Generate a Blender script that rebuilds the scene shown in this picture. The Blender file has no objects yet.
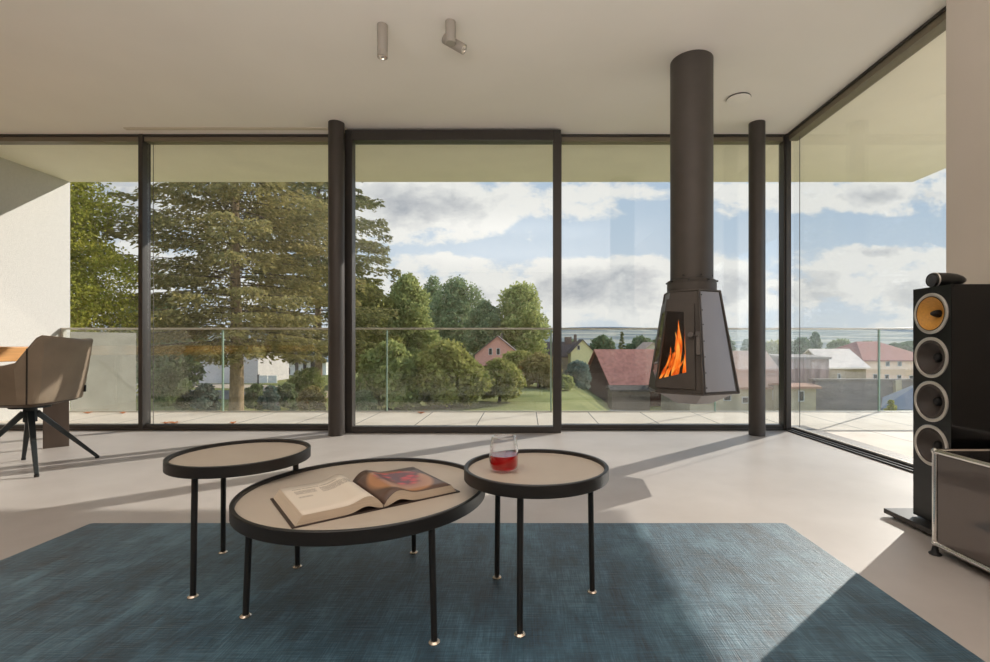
import bpy, bmesh, math, random
import numpy as np
from mathutils import Vector, Matrix

R = math.radians
PI = math.pi
scene = bpy.context.scene
COL = scene.collection

# ------------------------------------------------------------------ camera
F = 475.0            # focal length in pixels of the 990 px wide frame
EYE = 0.803
cam_d = bpy.data.cameras.new('camera')
cam_d.sensor_width = 36.0
cam_d.lens = F / 990.0 * 36.0
cam_d.shift_x = -31.0 / 990.0
cam_d.shift_y = 13.0 / 990.0
cam_d.clip_end = 9000
cam_d.clip_start = 0.05
cam = bpy.data.objects.new('camera', cam_d)
cam.location = (0, 0, EYE)
cam.rotation_euler = (PI / 2, 0, 0)
COL.objects.link(cam)
scene.camera = cam

vs = scene.view_settings
scene.display_settings.display_device = 'sRGB'
vs.view_transform = 'Standard'
vs.look = 'None'
vs.exposure = 0.06
vs.gamma = 1.0
vs.use_curve_mapping = False
cy = scene.cycles
cy.max_bounces = 12
cy.diffuse_bounces = 6
cy.glossy_bounces = 5
cy.transparent_max_bounces = 24
cy.use_denoising = True
cy.sample_clamp_indirect = 6.0
cy.caustics_reflective = False
cy.caustics_refractive = False


def at(px, py, Y):
    return Vector(((px - 526) / F * Y, Y, EYE + (344 - py) / F * Y))


# ------------------------------------------------------------------ materials
def S(c):
    """sRGB 0-255 -> linear rgba"""
    out = []
    for v in c:
        v /= 255.0
        out.append(v / 12.92 if v <= 0.04045 else ((v + 0.055) / 1.055) ** 2.4)
    return (*out, 1.0)


def new_mat(name):
    m = bpy.data.materials.new(name)
    m.use_nodes = True
    nt = m.node_tree
    b = nt.nodes['Principled BSDF']
    return m, nt, b


def pm(name, col, rough=0.5, metal=0.0, var=0.0, scale=8.0, bump=0.0, bscale=60.0, spec=0.5, stretch=(1, 1, 1), coat=0.0, sheen=0.0, detail=4.0):
    """principled material with noise colour variation and noise bump (object coordinates)"""
    m, nt, b = new_mat(name)
    c = S(col)
    b.inputs['Roughness'].default_value = rough
    b.inputs['Metallic'].default_value = metal
    b.inputs['Specular IOR Level'].default_value = spec
    b.inputs['Coat Weight'].default_value = coat
    b.inputs['Sheen Weight'].default_value = sheen
    tc = nt.nodes.new('ShaderNodeTexCoord')
    mp = nt.nodes.new('ShaderNodeMapping')
    mp.inputs['Scale'].default_value = stretch
    nt.links.new(tc.outputs['Object'], mp.inputs['Vector'])
    if var > 0:
        n = nt.nodes.new('ShaderNodeTexNoise')
        n.inputs['Scale'].default_value = scale
        n.inputs['Detail'].default_value = detail
        nt.links.new(mp.outputs[0], n.inputs['Vector'])
        mx = nt.nodes.new('ShaderNodeMix')
        mx.data_type = 'RGBA'
        mx.inputs['A'].default_value = tuple(max(0, v * (1 - var)) for v in c[:3]) + (1,)
        mx.inputs['B'].default_value = tuple(min(1, v * (1 + var)) for v in c[:3]) + (1,)
        cr = nt.nodes.new('ShaderNodeMapRange')
        cr.inputs['From Min'].default_value = 0.3
        cr.inputs['From Max'].default_value = 0.7
        nt.links.new(n.outputs['Fac'], cr.inputs['Value'])
        nt.links.new(cr.outputs[0], mx.inputs['Factor'])
        nt.links.new(mx.outputs['Result'], b.inputs['Base Color'])
    else:
        b.inputs['Base Color'].default_value = c
    if bump > 0:
        n2 = nt.nodes.new('ShaderNodeTexNoise')
        n2.inputs['Scale'].default_value = bscale
        n2.inputs['Detail'].default_value = 3
        nt.links.new(mp.outputs[0], n2.inputs['Vector'])
        bp = nt.nodes.new('ShaderNodeBump')
        bp.inputs['Strength'].default_value = bump
        bp.inputs['Distance'].default_value = 0.01
        nt.links.new(n2.outputs['Fac'], bp.inputs['Height'])
        nt.links.new(bp.outputs[0], b.inputs['Normal'])
    return m


def glass_mat(name, tint, r0=0.045, rough=0.0, power=5.0):
    m = bpy.data.materials.new(name)
    m.use_nodes = True
    nt = m.node_tree
    nt.nodes.clear()
    out = nt.nodes.new('ShaderNodeOutputMaterial')
    tr = nt.nodes.new('ShaderNodeBsdfTransparent')
    tr.inputs[0].default_value = (*tint, 1)
    gl = nt.nodes.new('ShaderNodeBsdfGlossy')
    gl.inputs['Roughness'].default_value = rough
    gl.inputs[0].default_value = (1, 1, 1, 1)
    lw = nt.nodes.new('ShaderNodeLayerWeight')
    lw.inputs['Blend'].default_value = 0.5
    pw = nt.nodes.new('ShaderNodeMath'); pw.operation = 'POWER'
    pw.inputs[1].default_value = power
    nt.links.new(lw.outputs['Facing'], pw.inputs[0])
    mr = nt.nodes.new('ShaderNodeMapRange')
    mr.inputs['To Min'].default_value = r0
    mr.inputs['To Max'].default_value = 1.0
    nt.links.new(pw.outputs[0], mr.inputs['Value'])
    mx = nt.nodes.new('ShaderNodeMixShader')
    nt.links.new(mr.outputs[0], mx.inputs[0])
    nt.links.new(tr.outputs[0], mx.inputs[1])
    nt.links.new(gl.outputs[0], mx.inputs[2])
    nt.links.new(mx.outputs[0], out.inputs[0])
    return m


def leaf_mat(name, c1, c2, transl=0.35):
    m = bpy.data.materials.new(name)
    m.use_nodes = True
    nt = m.node_tree
    nt.nodes.clear()
    out = nt.nodes.new('ShaderNodeOutputMaterial')
    geo = nt.nodes.new('ShaderNodeNewGeometry')
    tc = nt.nodes.new('ShaderNodeTexCoord')
    n = nt.nodes.new('ShaderNodeTexNoise')
    n.inputs['Scale'].default_value = 0.6
    n.inputs['Detail'].default_value = 3
    nt.links.new(tc.outputs['Object'], n.inputs['Vector'])
    ad = nt.nodes.new('ShaderNodeMath'); ad.operation = 'MULTIPLY_ADD'
    ad.inputs[1].default_value = 0.55
    nt.links.new(geo.outputs['Random Per Island'], ad.inputs[0])
    mr = nt.nodes.new('ShaderNodeMapRange')
    mr.inputs['From Min'].default_value = 0.3
    mr.inputs['From Max'].default_value = 0.7
    mr.inputs['To Max'].default_value = 0.45
    nt.links.new(n.outputs['Fac'], mr.inputs['Value'])
    nt.links.new(mr.outputs[0], ad.inputs[2])
    mx = nt.nodes.new('ShaderNodeMix'); mx.data_type = 'RGBA'
    mx.inputs['A'].default_value = S(c1)
    mx.inputs['B'].default_value = S(c2)
    nt.links.new(ad.outputs[0], mx.inputs['Factor'])
    d = nt.nodes.new('ShaderNodeBsdfDiffuse')
    t = nt.nodes.new('ShaderNodeBsdfTranslucent')
    nt.links.new(mx.outputs['Result'], d.inputs[0])
    nt.links.new(mx.outputs['Result'], t.inputs[0])
    ms = nt.nodes.new('ShaderNodeMixShader')
    ms.inputs[0].default_value = transl
    nt.links.new(d.outputs[0], ms.inputs[1])
    nt.links.new(t.outputs[0], ms.inputs[2])
    nt.links.new(ms.outputs[0], out.inputs[0])
    return m


# ------------------------------------------------------------------ mesh builder
class MB:
    def __init__(self):
        self.v = []
        self.f = []
        self.mi = []
        self.cur = 0

    def add(self, vs, fs):
        o = len(self.v)
        self.v += [tuple(p) for p in vs]
        for f in fs:
            self.f.append(tuple(i + o for i in f))
            self.mi.append(self.cur)
        return self

    def box(self, x0, x1, y0, y1, z0, z1, rot=None, piv=None):
        vs = [Vector((x, y, z)) for z in (z0, z1) for y in (y0, y1) for x in (x0, x1)]
        if rot is not None:
            p = Vector(piv) if piv is not None else Vector(((x0 + x1) / 2, (y0 + y1) / 2, (z0 + z1) / 2))
            M = Matrix.Rotation(rot, 3, 'Z')
            vs = [M @ (v - p) + p for v in vs]
        return self.add(vs, [(0, 2, 3, 1), (4, 5, 7, 6), (0, 1, 5, 4), (2, 6, 7, 3), (0, 4, 6, 2), (1, 3, 7, 5)])

    def tube(self, a, b, r0, r1=None, n=16, caps=True, sq=False):
        a, b = Vector(a), Vector(b)
        r1 = r0 if r1 is None else r1
        d = (b - a).normalized()
        up = Vector((0, 0, 1)) if abs(d.z) < 0.9 else Vector((1, 0, 0))
        s = d.cross(up).normalized()
        t = s.cross(d).normalized()
        vs = []
        for p, r in ((a, r0), (b, r1)):
            for i in range(n):
                an = 2 * PI * (i + (0.5 if sq else 0)) / n
                vs.append(p + s * (math.cos(an) * r) + t * (math.sin(an) * r))
        fs = [(i, (i + 1) % n, n + (i + 1) % n, n + i) for i in range(n)]
        if caps:
            fs += [tuple(range(n - 1, -1, -1)), tuple(range(n, 2 * n))]
        return self.add(vs, fs)

    def path(self, pts, radii, n=10):
        pts = [Vector(p) for p in pts]
        vs, fs = [], []
        m = len(pts)
        for k, p in enumerate(pts):
            d = (pts[min(k + 1, m - 1)] - pts[max(k - 1, 0)]).normalized()
            up = Vector((0, 0, 1)) if abs(d.z) < 0.95 else Vector((1, 0, 0))
            s = d.cross(up).normalized(); t = s.cross(d)
            for i in range(n):
                an = 2 * PI * i / n
                vs.append(p + s * math.cos(an) * radii[k] + t * math.sin(an) * radii[k])
        for k in range(m - 1):
            for i in range(n):
                fs.append((k * n + i, k * n + (i + 1) % n, (k + 1) * n + (i + 1) % n, (k + 1) * n + i))
        fs += [tuple(range(n - 1, -1, -1)), tuple(range((m - 1) * n, m * n))]
        return self.add(vs, fs)

    def lathe(self, prof, n=48, M=None, closed=False):
        """prof: list of (r, z) revolved about Z, optional matrix"""
        vs, fs, ring = [], [], []
        for (r, z) in prof:
            if r < 1e-6:
                ring.append([len(vs)]); vs.append(Vector((0, 0, z)))
            else:
                ring.append(list(range(len(vs), len(vs) + n)))
                vs += [Vector((r * math.cos(2 * PI * i / n), r * math.sin(2 * PI * i / n), z)) for i in range(n)]
        seq = list(range(len(prof)))
        pairs = list(zip(seq, seq[1:])) + ([(seq[-1], 0)] if closed else [])
        for a, b in pairs:
            A, B = ring[a], ring[b]
            if len(A) == 1 and len(B) == 1:
                continue
            for i in range(n):
                j = (i + 1) % n
                if len(A) == 1:
                    fs.append((A[0], B[j], B[i]))
                elif len(B) == 1:
                    fs.append((A[i], A[j], B[0]))
                else:
                    fs.append((A[i], A[j], B[j], B[i]))
        if M is not None:
            vs = [M @ v for v in vs]
        return self.add(vs, fs)

    def prism(self, poly, d):
        """poly: list of 3D points, extruded by vector d"""
        n = len(poly)
        d = Vector(d)
        vs = [Vector(p) for p in poly] + [Vector(p) + d for p in poly]
        fs = [tuple(range(n - 1, -1, -1)), tuple(range(n, 2 * n))]
        fs += [(i, (i + 1) % n, n + (i + 1) % n, n + i) for i in range(n)]
        return self.add(vs, fs)

    def build(self, name, mats, parent=None, smooth=None, loc=None, bevel=0.0, seg=2):
        me = bpy.data.meshes.new(name)
        org = Vector(loc) if loc is not None else Vector((0, 0, 0))
        me.from_pydata([tuple(Vector(p) - org) for p in self.v], [], self.f)
        if not isinstance(mats, (list, tuple)):
            mats = [mats]
        for m in mats:
            me.materials.append(m)
        if len(mats) > 1:
            me.polygons.foreach_set('material_index', self.mi)
        bm = bmesh.new(); bm.from_mesh(me)
        bmesh.ops.recalc_face_normals(bm, faces=bm.faces)
        bm.to_mesh(me); bm.free()
        if smooth is not None:
            me.polygons.foreach_set('use_smooth', [True] * len(me.polygons))
            me.set_sharp_from_angle(angle=R(smooth))
        me.update()
        o = bpy.data.objects.new(name, me)
        COL.objects.link(o)
        o.location = org
        if parent is not None:
            attach(o, parent)
        if bevel > 0:
            b = o.modifiers.new('bevel', 'BEVEL')
            b.width = bevel; b.segments = seg; b.limit_method = 'ANGLE'; b.angle_limit = R(35)
        return o


def world_loc(o):
    p = Vector((0, 0, 0))
    while o is not None:
        p = p + o.location
        o = o.parent
    return p


def attach(o, parent):
    """parent keeping world position (all parents here are unrotated)"""
    o.parent = parent
    o.location = o.location - world_loc(parent)


def tag(o, label=None, cat=None, group=None, kind=None):
    if label: o['label'] = label
    if cat: o['category'] = cat
    if group: o['group'] = group
    if kind: o['kind'] = kind
    return o


def thing(name, loc, label, cat, group=None):
    o = bpy.data.objects.new(name, None)
    o.empty_display_size = 0.05
    o.location = loc
    COL.objects.link(o)
    return tag(o, label, cat, group)


def struct(o, label=None):
    o['kind'] = 'structure'
    if label: o['label'] = label
    return o


def copy_tree(o, parent=None):
    c = o.copy(); COL.objects.link(c)
    if parent is not None:
        c.parent = parent
    for ch in list(o.children):
        copy_tree(ch, c)
    return c


def np_mesh(name, verts, quads, mats, parent=None, loc=(0, 0, 0), smooth=False):
    me = bpy.data.meshes.new(name)
    nv, nf = len(verts), len(quads)
    k = quads.shape[1]
    me.vertices.add(nv)
    me.vertices.foreach_set('co', np.asarray(verts, dtype=np.float32).ravel())
    me.loops.add(nf * k)
    me.loops.foreach_set('vertex_index', np.asarray(quads, dtype=np.int32).ravel())
    me.polygons.add(nf)
    me.polygons.foreach_set('loop_start', np.arange(0, nf * k, k, dtype=np.int32))
    me.polygons.foreach_set('loop_total', np.full(nf, k, dtype=np.int32))
    me.update(calc_edges=True)
    me.validate()
    me.materials.append(mats)
    if smooth:
        me.polygons.foreach_set('use_smooth', [True] * nf)
    o = bpy.data.objects.new(name, me)
    COL.objects.link(o)
    o.location = loc
    if parent is not None:
        attach(o, parent)
    return o


# ------------------------------------------------------------------ shared materials
M = {}
M['ceiling'] = pm('ceiling_paint', (246, 240, 232), 0.9, var=0.02, scale=1.5, bump=0.05, bscale=120)
M['wall'] = pm('wall_plaster', (210, 200, 188), 0.9, var=0.03, scale=2, bump=0.1, bscale=150)
M['outer'] = pm('render_plaster', (206, 202, 198), 0.95, var=0.04, scale=40, bump=0.5, bscale=180)
M['soffit'] = pm('soffit_paint', (252, 245, 228), 0.9, var=0.03, scale=3, bump=0.1, bscale=150)
M['parapet'] = pm('parapet_render', (156, 152, 142), 0.9, var=0.1, scale=5, bump=0.3, bscale=90)
M['framelight'] = pm('paler_frame', (132, 122, 104), 0.5, metal=0.2)  # paler frame tone for the head strips and floor track
M['frame'] = pm('anthracite_frame', (68, 64, 61), 0.38, metal=0.35, var=0.04, scale=30)
M['column'] = pm('column_paint', (72, 66, 62), 0.42, metal=0.3, var=0.05, scale=12)
M['flue'] = pm('stove_paint', (82, 76, 71), 0.5, metal=0.25, var=0.06, scale=10, bump=0.03, bscale=300)
M['stovebody'] = pm('stove_body', (84, 78, 73), 0.45, metal=0.3, var=0.06, scale=14)
M['stovepanel'] = pm('stove_panel_grey', (154, 149, 148), 0.4, metal=0.45, var=0.05, scale=5, stretch=(1, 1, 0.2))
M['soot'] = pm('soot', (30, 22, 17), 0.95, var=0.4, scale=14)
M['steel'] = pm('brushed_steel', (170, 165, 160), 0.3, metal=1.0, var=0.05, scale=20)
M['chrome'] = pm('chrome', (225, 222, 218), 0.12, metal=1.0)
M['brass'] = pm('brass', (232, 216, 198), 0.25, metal=0.85)
M['black'] = pm('matt_black', (34, 32, 31), 0.45, var=0.08, scale=30)
M['blackwood'] = pm('black_stained_rim', (28, 26, 25), 0.42, var=0.25, scale=9, stretch=(1, 1, 8), bump=0.05, bscale=60)
M['tabletop'] = pm('tabletop_linoleum', (180, 168, 154), 0.55, var=0.04, scale=5, bump=0.02, bscale=300)
M['gloss_black'] = pm('gloss_black_lacquer', (14, 14, 15), 0.12, coat=0.15, spec=0.4)
M['baffle'] = pm('satin_black_baffle', (24, 26, 27), 0.3, var=0.05)
M['ring'] = pm('silver_ring', (208, 203, 195), 0.3, metal=0.6)
M['kevlar'] = pm('yellow_woven_cone', (214, 156, 72), 0.5, var=0.12, scale=160, bump=0.15, bscale=260)
M['cone'] = pm('dark_paper_cone', (66, 58, 54), 0.6, var=0.12, scale=30)
M['rubber'] = pm('rubber', (22, 21, 21), 0.6)
M['grille'] = pm('tweeter_mesh', (72, 74, 78), 0.5, metal=0.5, var=0.3, scale=400)
M['panel'] = pm('anthracite_powder_coat', (108, 100, 96), 0.07, metal=0.45, var=0.02, scale=3)
M['paneltop'] = pm('black_powder_coat', (26, 24, 24), 0.25, var=0.02)
M['leather'] = pm('taupe_leather', (132, 117, 99), 0.5, var=0.12, scale=6, bump=0.15, bscale=180)
M['leather_dark'] = pm('dark_leather', (78, 64, 50), 0.5, var=0.12, scale=6, bump=0.15, bscale=180)
M['seam'] = pm('leather_seam', (40, 32, 26), 0.7)
M['chairleg'] = pm('petrol_black_metal', (44, 50, 52), 0.4, metal=0.3)
M['wood'] = pm('oak_table', (196, 140, 78), 0.5, var=0.22, scale=6, stretch=(0.6, 0.6, 12), bump=0.05, bscale=40)
M['bronze'] = pm('bronze_table_leg', (96, 84, 76), 0.45, metal=0.3, var=0.1, scale=8, stretch=(1, 1, 0.1))
M['lampwhite'] = pm('spot_white', (166, 158, 147), 0.5)
M['reflector'] = pm('spot_reflector', (240, 232, 220), 0.1, metal=0.9)
M['lampdark'] = pm('spot_inner', (40, 36, 32), 0.6)
M['detector'] = pm('detector_plastic', (214, 203, 186), 0.6)
M['page'] = pm('page_paper', (214, 203, 188), 0.75, var=0.02)
M['edge'] = pm('page_edges', (196, 180, 160), 0.85, var=0.12, scale=8, stretch=(1, 1, 260))
M['cover'] = pm('book_cover', (58, 44, 38), 0.5, var=0.1)
M['glass'] = glass_mat('window_glass', (0.955, 0.965, 0.95), 0.045)
M['railglass'] = glass_mat('rail_glass', (0.955, 0.965, 0.95), 0.05)
M['stoveglass'] = glass_mat('stove_glass', (0.92, 0.88, 0.84), 0.02)
M['glassedge'] = pm('green_glass_edge', (150, 176, 160), 0.3)
M['railmetal'] = pm('railing_steel', (206, 199, 188), 0.4, metal=0.3)
M['seal'] = pm('pane_seal', (96, 92, 88), 0.5)
M['dryleaf'] = pm('dry_leaf', (196, 120, 66), 0.8, var=0.3, scale=30)


def floor_material():
    m, nt, b = new_mat('polished_screed')
    tc = nt.nodes.new('ShaderNodeTexCoord')
    n1 = nt.nodes.new('ShaderNodeTexNoise'); n1.inputs['Scale'].default_value = 1.3; n1.inputs['Detail'].default_value = 7
    n1.inputs['Roughness'].default_value = 0.6
    nt.links.new(tc.outputs['Object'], n1.inputs['Vector'])
    cr = nt.nodes.new('ShaderNodeValToRGB')
    cr.color_ramp.elements[0].position = 0.3; cr.color_ramp.elements[0].color = S((172, 164, 158))
    cr.color_ramp.elements[1].position = 0.7; cr.color_ramp.elements[1].color = S((191, 184, 179))
    nt.links.new(n1.outputs['Fac'], cr.inputs[0])
    nt.links.new(cr.outputs[0], b.inputs['Base Color'])
    n2 = nt.nodes.new('ShaderNodeTexNoise'); n2.inputs['Scale'].default_value = 3.5; n2.inputs['Detail'].default_value = 5
    nt.links.new(tc.outputs['Object'], n2.inputs['Vector'])
    mr = nt.nodes.new('ShaderNodeMapRange')
    mr.inputs['To Min'].default_value = 0.34; mr.inputs['To Max'].default_value = 0.5
    nt.links.new(n2.outputs['Fac'], mr.inputs['Value'])
    nt.links.new(mr.outputs[0], b.inputs['Roughness'])
    b.inputs['Specular IOR Level'].default_value = 0.4
    return m


def paver_material():
    m, nt, b = new_mat('terrace_pavers')
    tc = nt.nodes.new('ShaderNodeTexCoord')
    sx = nt.nodes.new('ShaderNodeSeparateXYZ')
    nt.links.new(tc.outputs['Object'], sx.inputs[0])

    def joint(axis, off, period, w):
        a = nt.nodes.new('ShaderNodeMath'); a.operation = 'SUBTRACT'; a.inputs[1].default_value = off
        nt.links.new(sx.outputs[axis], a.inputs[0])
        p = nt.nodes.new('ShaderNodeMath'); p.operation = 'PINGPONG'; p.inputs[1].default_value = period / 2
        nt.links.new(a.outputs[0], p.inputs[0])
        l = nt.nodes.new('ShaderNodeMath'); l.operation = 'LESS_THAN'; l.inputs[1].default_value = w
        nt.links.new(p.outputs[0], l.inputs[0])
        return l
    j1 = joint('X', 0.12, 0.61, 0.005)
    j2 = joint('Y', 2.6, 3.66, 0.006)
    mxm = nt.nodes.new('ShaderNodeMath'); mxm.operation = 'MAXIMUM'
    nt.links.new(j1.outputs[0], mxm.inputs[0]); nt.links.new(j2.outputs[0], mxm.inputs[1])
    n = nt.nodes.new('ShaderNodeTexNoise'); n.inputs['Scale'].default_value = 3; n.inputs['Detail'].default_value = 6
    nt.links.new(tc.outputs['Object'], n.inputs['Vector'])
    cr = nt.nodes.new('ShaderNodeValToRGB')
    cr.color_ramp.elements[0].position = 0.3; cr.color_ramp.elements[0].color = S((218, 205, 190))
    cr.color_ramp.elements[1].position = 0.7; cr.color_ramp.elements[1].color = S((233, 221, 208))
    nt.links.new(n.outputs['Fac'], cr.inputs[0])
    mx = nt.nodes.new('ShaderNodeMix'); mx.data_type = 'RGBA'
    nt.links.new(mxm.outputs[0], mx.inputs['Factor'])
    nt.links.new(cr.outputs[0], mx.inputs['A'])
    mx.inputs['B'].default_value = S((90, 84, 78))
    nt.links.new(mx.outputs['Result'], b.inputs['Base Color'])
    b.inputs['Roughness'].default_value = 0.8
    return m


def rug_material():
    m, nt, b = new_mat('blue_viscose_pile')
    tc = nt.nodes.new('ShaderNodeTexCoord')

    def noise(sc, scale, detail, rough=0.55):
        mp = nt.nodes.new('ShaderNodeMapping'); mp.inputs['Scale'].default_value = sc
        nt.links.new(tc.outputs['Object'], mp.inputs['Vector'])
        n = nt.nodes.new('ShaderNodeTexNoise'); n.inputs['Scale'].default_value = scale
        n.inputs['Detail'].default_value = detail; n.inputs['Roughness'].default_value = rough
        nt.links.new(mp.outputs[0], n.inputs['Vector'])
        return n.outputs['Fac']
    a = noise((3.6, 1.3, 1), 3.0, 10, 0.74)       # long streaks along the pile
    c = noise((1.0, 0.8, 1), 4.0, 8, 0.66)             # clouds
    d = noise((2.0, 60.0, 1), 4.0, 3)            # cross weave
    e = noise((90.0, 3.0, 1), 3.0, 3)            # fine warp lines

    def madd(x, k, y):
        q = nt.nodes.new('ShaderNodeMath'); q.operation = 'MULTIPLY_ADD'
        nt.links.new(x, q.inputs[0]); q.inputs[1].default_value = k
        if isinstance(y, float): q.inputs[2].default_value = y
        else: nt.links.new(y, q.inputs[2])
        return q.outputs[0]
    s = madd(a, 0.36, madd(c, 0.30, madd(d, 0.16, madd(e, 0.18, 0.0))))
    cr = nt.nodes.new('ShaderNodeValToRGB')
    el = cr.color_ramp.elements
    el[0].position = 0.42; el[0].color = S((15, 34, 46))
    el[1].position = 0.61; el[1].color = S((94, 130, 146))
    k = el.new(0.5); k.color = S((42, 76, 94))
    nt.links.new(s, cr.inputs[0])
    nt.links.new(cr.outputs[0], b.inputs['Base Color'])
    b.inputs['Roughness'].default_value = 0.5
    b.inputs['Specular IOR Level'].default_value = 0.85
    b.inputs['Sheen Weight'].default_value = 0.45
    b.inputs['Sheen Roughness'].default_value = 0.3
    bp = nt.nodes.new('ShaderNodeBump'); bp.inputs['Strength'].default_value = 0.5; bp.inputs['Distance'].default_value = 0.006
    nt.links.new(madd(e, 0.6, madd(d, 0.5, 0.0)), bp.inputs['Height'])
    nt.links.new(bp.outputs[0], b.inputs['Normal'])
    return m


M['floor'] = floor_material()
M['paver'] = paver_material()
M['rug'] = rug_material()

# ------------------------------------------------------------------ room shell
XL, XR, YB, YF, H = -5.48, 2.42, -4.2, 4.42, 2.75
struct(MB().box(XL, 2.50, YB, 4.50, -0.25, 0.0).build('floor', M['floor']))
struct(MB().box(XL, 2.56, YB, 4.50, H, 3.05).build('ceiling', M['ceiling']))
sof = MB().box(XL, 4.65, 4.50, 5.71, H, 3.05).box(2.56, 4.65, YB, 4.50, H, 3.05)
struct(sof.build('ceiling_soffit', M['soffit']))
struct(MB().box(XL - 0.3, XL, 4.50, 5.71, -3.4, 3.05).build('wall_terrace', M['outer']))
struct(MB().box(XL - 0.3, XL, YB, 4.50, -0.25, 3.05).build('wall_left', M['wall']))
struct(MB().box(2.197, 2.54, YB, 2.484, -0.25, 3.05).build('wall_right', M['wall']))
struct(MB().box(XL, 2.52, YB - 0.25, YB, -0.25, 3.05).build('wall_back', pm('toned_back_wall', (150, 136, 122), 0.6, var=0.15, scale=3, stretch=(8, 1, 0.5))))  # unseen wall, toned darker to weaken the light it bounces back

# terrace
struct(MB().box(XL, 9.5, 4.50, 5.655, -0.35, 0.0).box(2.56, 9.5, YB, 4.50, -0.35, 0.0).build('terrace_floor', M['paver']))
struct(MB().prism([(XL, 5.715, -3.2), (-5.22, 6.36, -3.2), (XL, 6.36, -3.2)], (0, 0, 4.15)).build('wall_parapet', M['parapet']))


def new_window(n):
    w = bpy.data.objects.new('window_%d' % n, None)
    COL.objects.link(w)
    w['kind'] = 'structure'
    return w


def window(w, frame, pane, seal=None):
    frame.build('window_frame', M['frame'], w, bevel=0.003)
    for p in pane:
        p.build('pane', M['glass'], w)
    if seal:
        seal.build('pane_seal', M['seal'], w)
    return w


def fixed_front(n, x0, x1, mull=None, seal_x=()):
    w = new_window(n)
    f = MB()
    f.box(x0, x1, 4.42, 4.50, 0.0, 0.05).box(x0, x1, 4.425, 4.50, 2.735, H)
    f.box(x0, x1, 4.405, 4.42, 0.0, 0.018).box(x0, x1, 4.405, 4.425, 2.73, H)
    MB().box(x0 + 0.001, x1 - 0.001, 4.42, 4.50, 2.69, 2.735).build('head_band', M['framelight'], w)  # paler strip of the window frame under the head
    if mull:
        for a, b_ in mull:
            f.box(a, b_, 4.40, 4.50, 0.0, H)
    s = None
    if seal_x:
        s = MB()
        for a in seal_x:
            s.box(a - 0.002, a + 0.002, 4.459, 4.463, 0.05, 2.69)
    return window(w, f, [MB().box(x0 + 0.01, x1 - 0.01, 4.452, 4.470, 0.045, 2.695)], s)


fixed_front(1, XL, -3.59)
fixed_front(2, -3.557, -1.70, mull=((-3.594, -3.553),), seal_x=(-3.50,))
fixed_front(3, 0.31, 2.392, mull=((0.305, 0.33),))
# corner post
cp = MB().box(2.392, 2.462, 4.405, 4.50, 0, H).box(2.405, 2.44, 4.39, 4.405, 0, H)
struct(cp.build('window_corner_post', M['frame'], bevel=0.004))
# side window running towards the viewer
f = MB()
f.box(2.43, 2.445, 2.484, 4.405, 0.0, 0.02).box(2.46, 2.472, 2.484, 4.405, 0.0, 0.03)
f.box(2.405, 2.425, 2.484, 4.405, 0.0, 0.012)
f.box(2.43, 2.52, 2.484, 4.405, 2.735, H).box(2.415, 2.43, 2.484, 4.405, 2.73, H)
w4 = new_window(4)
MB().box(2.43, 2.52, 2.485, 4.404, 2.685, 2.735).build('head_band', M['framelight'], w4)
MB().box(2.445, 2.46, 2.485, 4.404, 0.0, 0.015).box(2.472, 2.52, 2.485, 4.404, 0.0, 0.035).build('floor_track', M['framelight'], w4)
window(w4, f, [MB().box(2.470, 2.488, 2.484, 4.41, 0.045, 2.695)], MB().box(2.477, 2.481, 4.300, 4.304, 0.05, 2.69))
# sliding terrace door
d = bpy.data.objects.new('door_1', None); COL.objects.link(d); d['kind'] = 'structure'
f = MB()
f.box(-1.632, -1.567, 4.28, 4.36, 0.0, 2.735).box(0.245, 0.315, 4.28, 4.36, 0.0, 2.735)
f.box(-1.567, 0.245, 4.28, 4.36, 0.0, 0.058).box(-1.567, 0.245, 4.28, 4.36, 2.64, 2.735)
f.build('door_frame', M['frame'], d, bevel=0.004)
MB().box(-1.57, 0.25, 4.315, 4.333, 0.05, 2.65).build('pane', M['glass'], d)
g = MB().box(-1.70, 0.31, 4.38, 4.50, 0.0, 0.03).box(-1.70, 0.31, 4.38, 4.50, 2.69, H)
g.box(-1.70, -1.62, 4.40, 4.50, 0.0, H).box(-1.615, -1.60, 4.42, 4.46, 0.03, 2.69)
g.build('door_jamb', M['frame'], d, bevel=0.003)
# ceiling slot for the curtain track
struct(MB().box(-3.62, -1.62, 4.27, 4.31, H - 0.008, H).build('trim_1', M['detector']))
# outside sill strips
struct(MB().box(XL, 2.53, 4.50, 4.62, 0.0, 0.012).box(2.52, 2.70, 2.484, 4.62, 0.0, 0.012).build('trim_2', pm('sill_metal', (120, 112, 106), 0.5, metal=0.3)))

# columns
for i, cx in enumerate((-1.672, 2.037)):
    o = MB().lathe([(0, 0.0), (0.068, 0.0), (0.068, H), (0, H)], 48).build('column', M['column'], smooth=40)
    o.location = (cx, 4.19, 0)
    struct(o)

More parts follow.
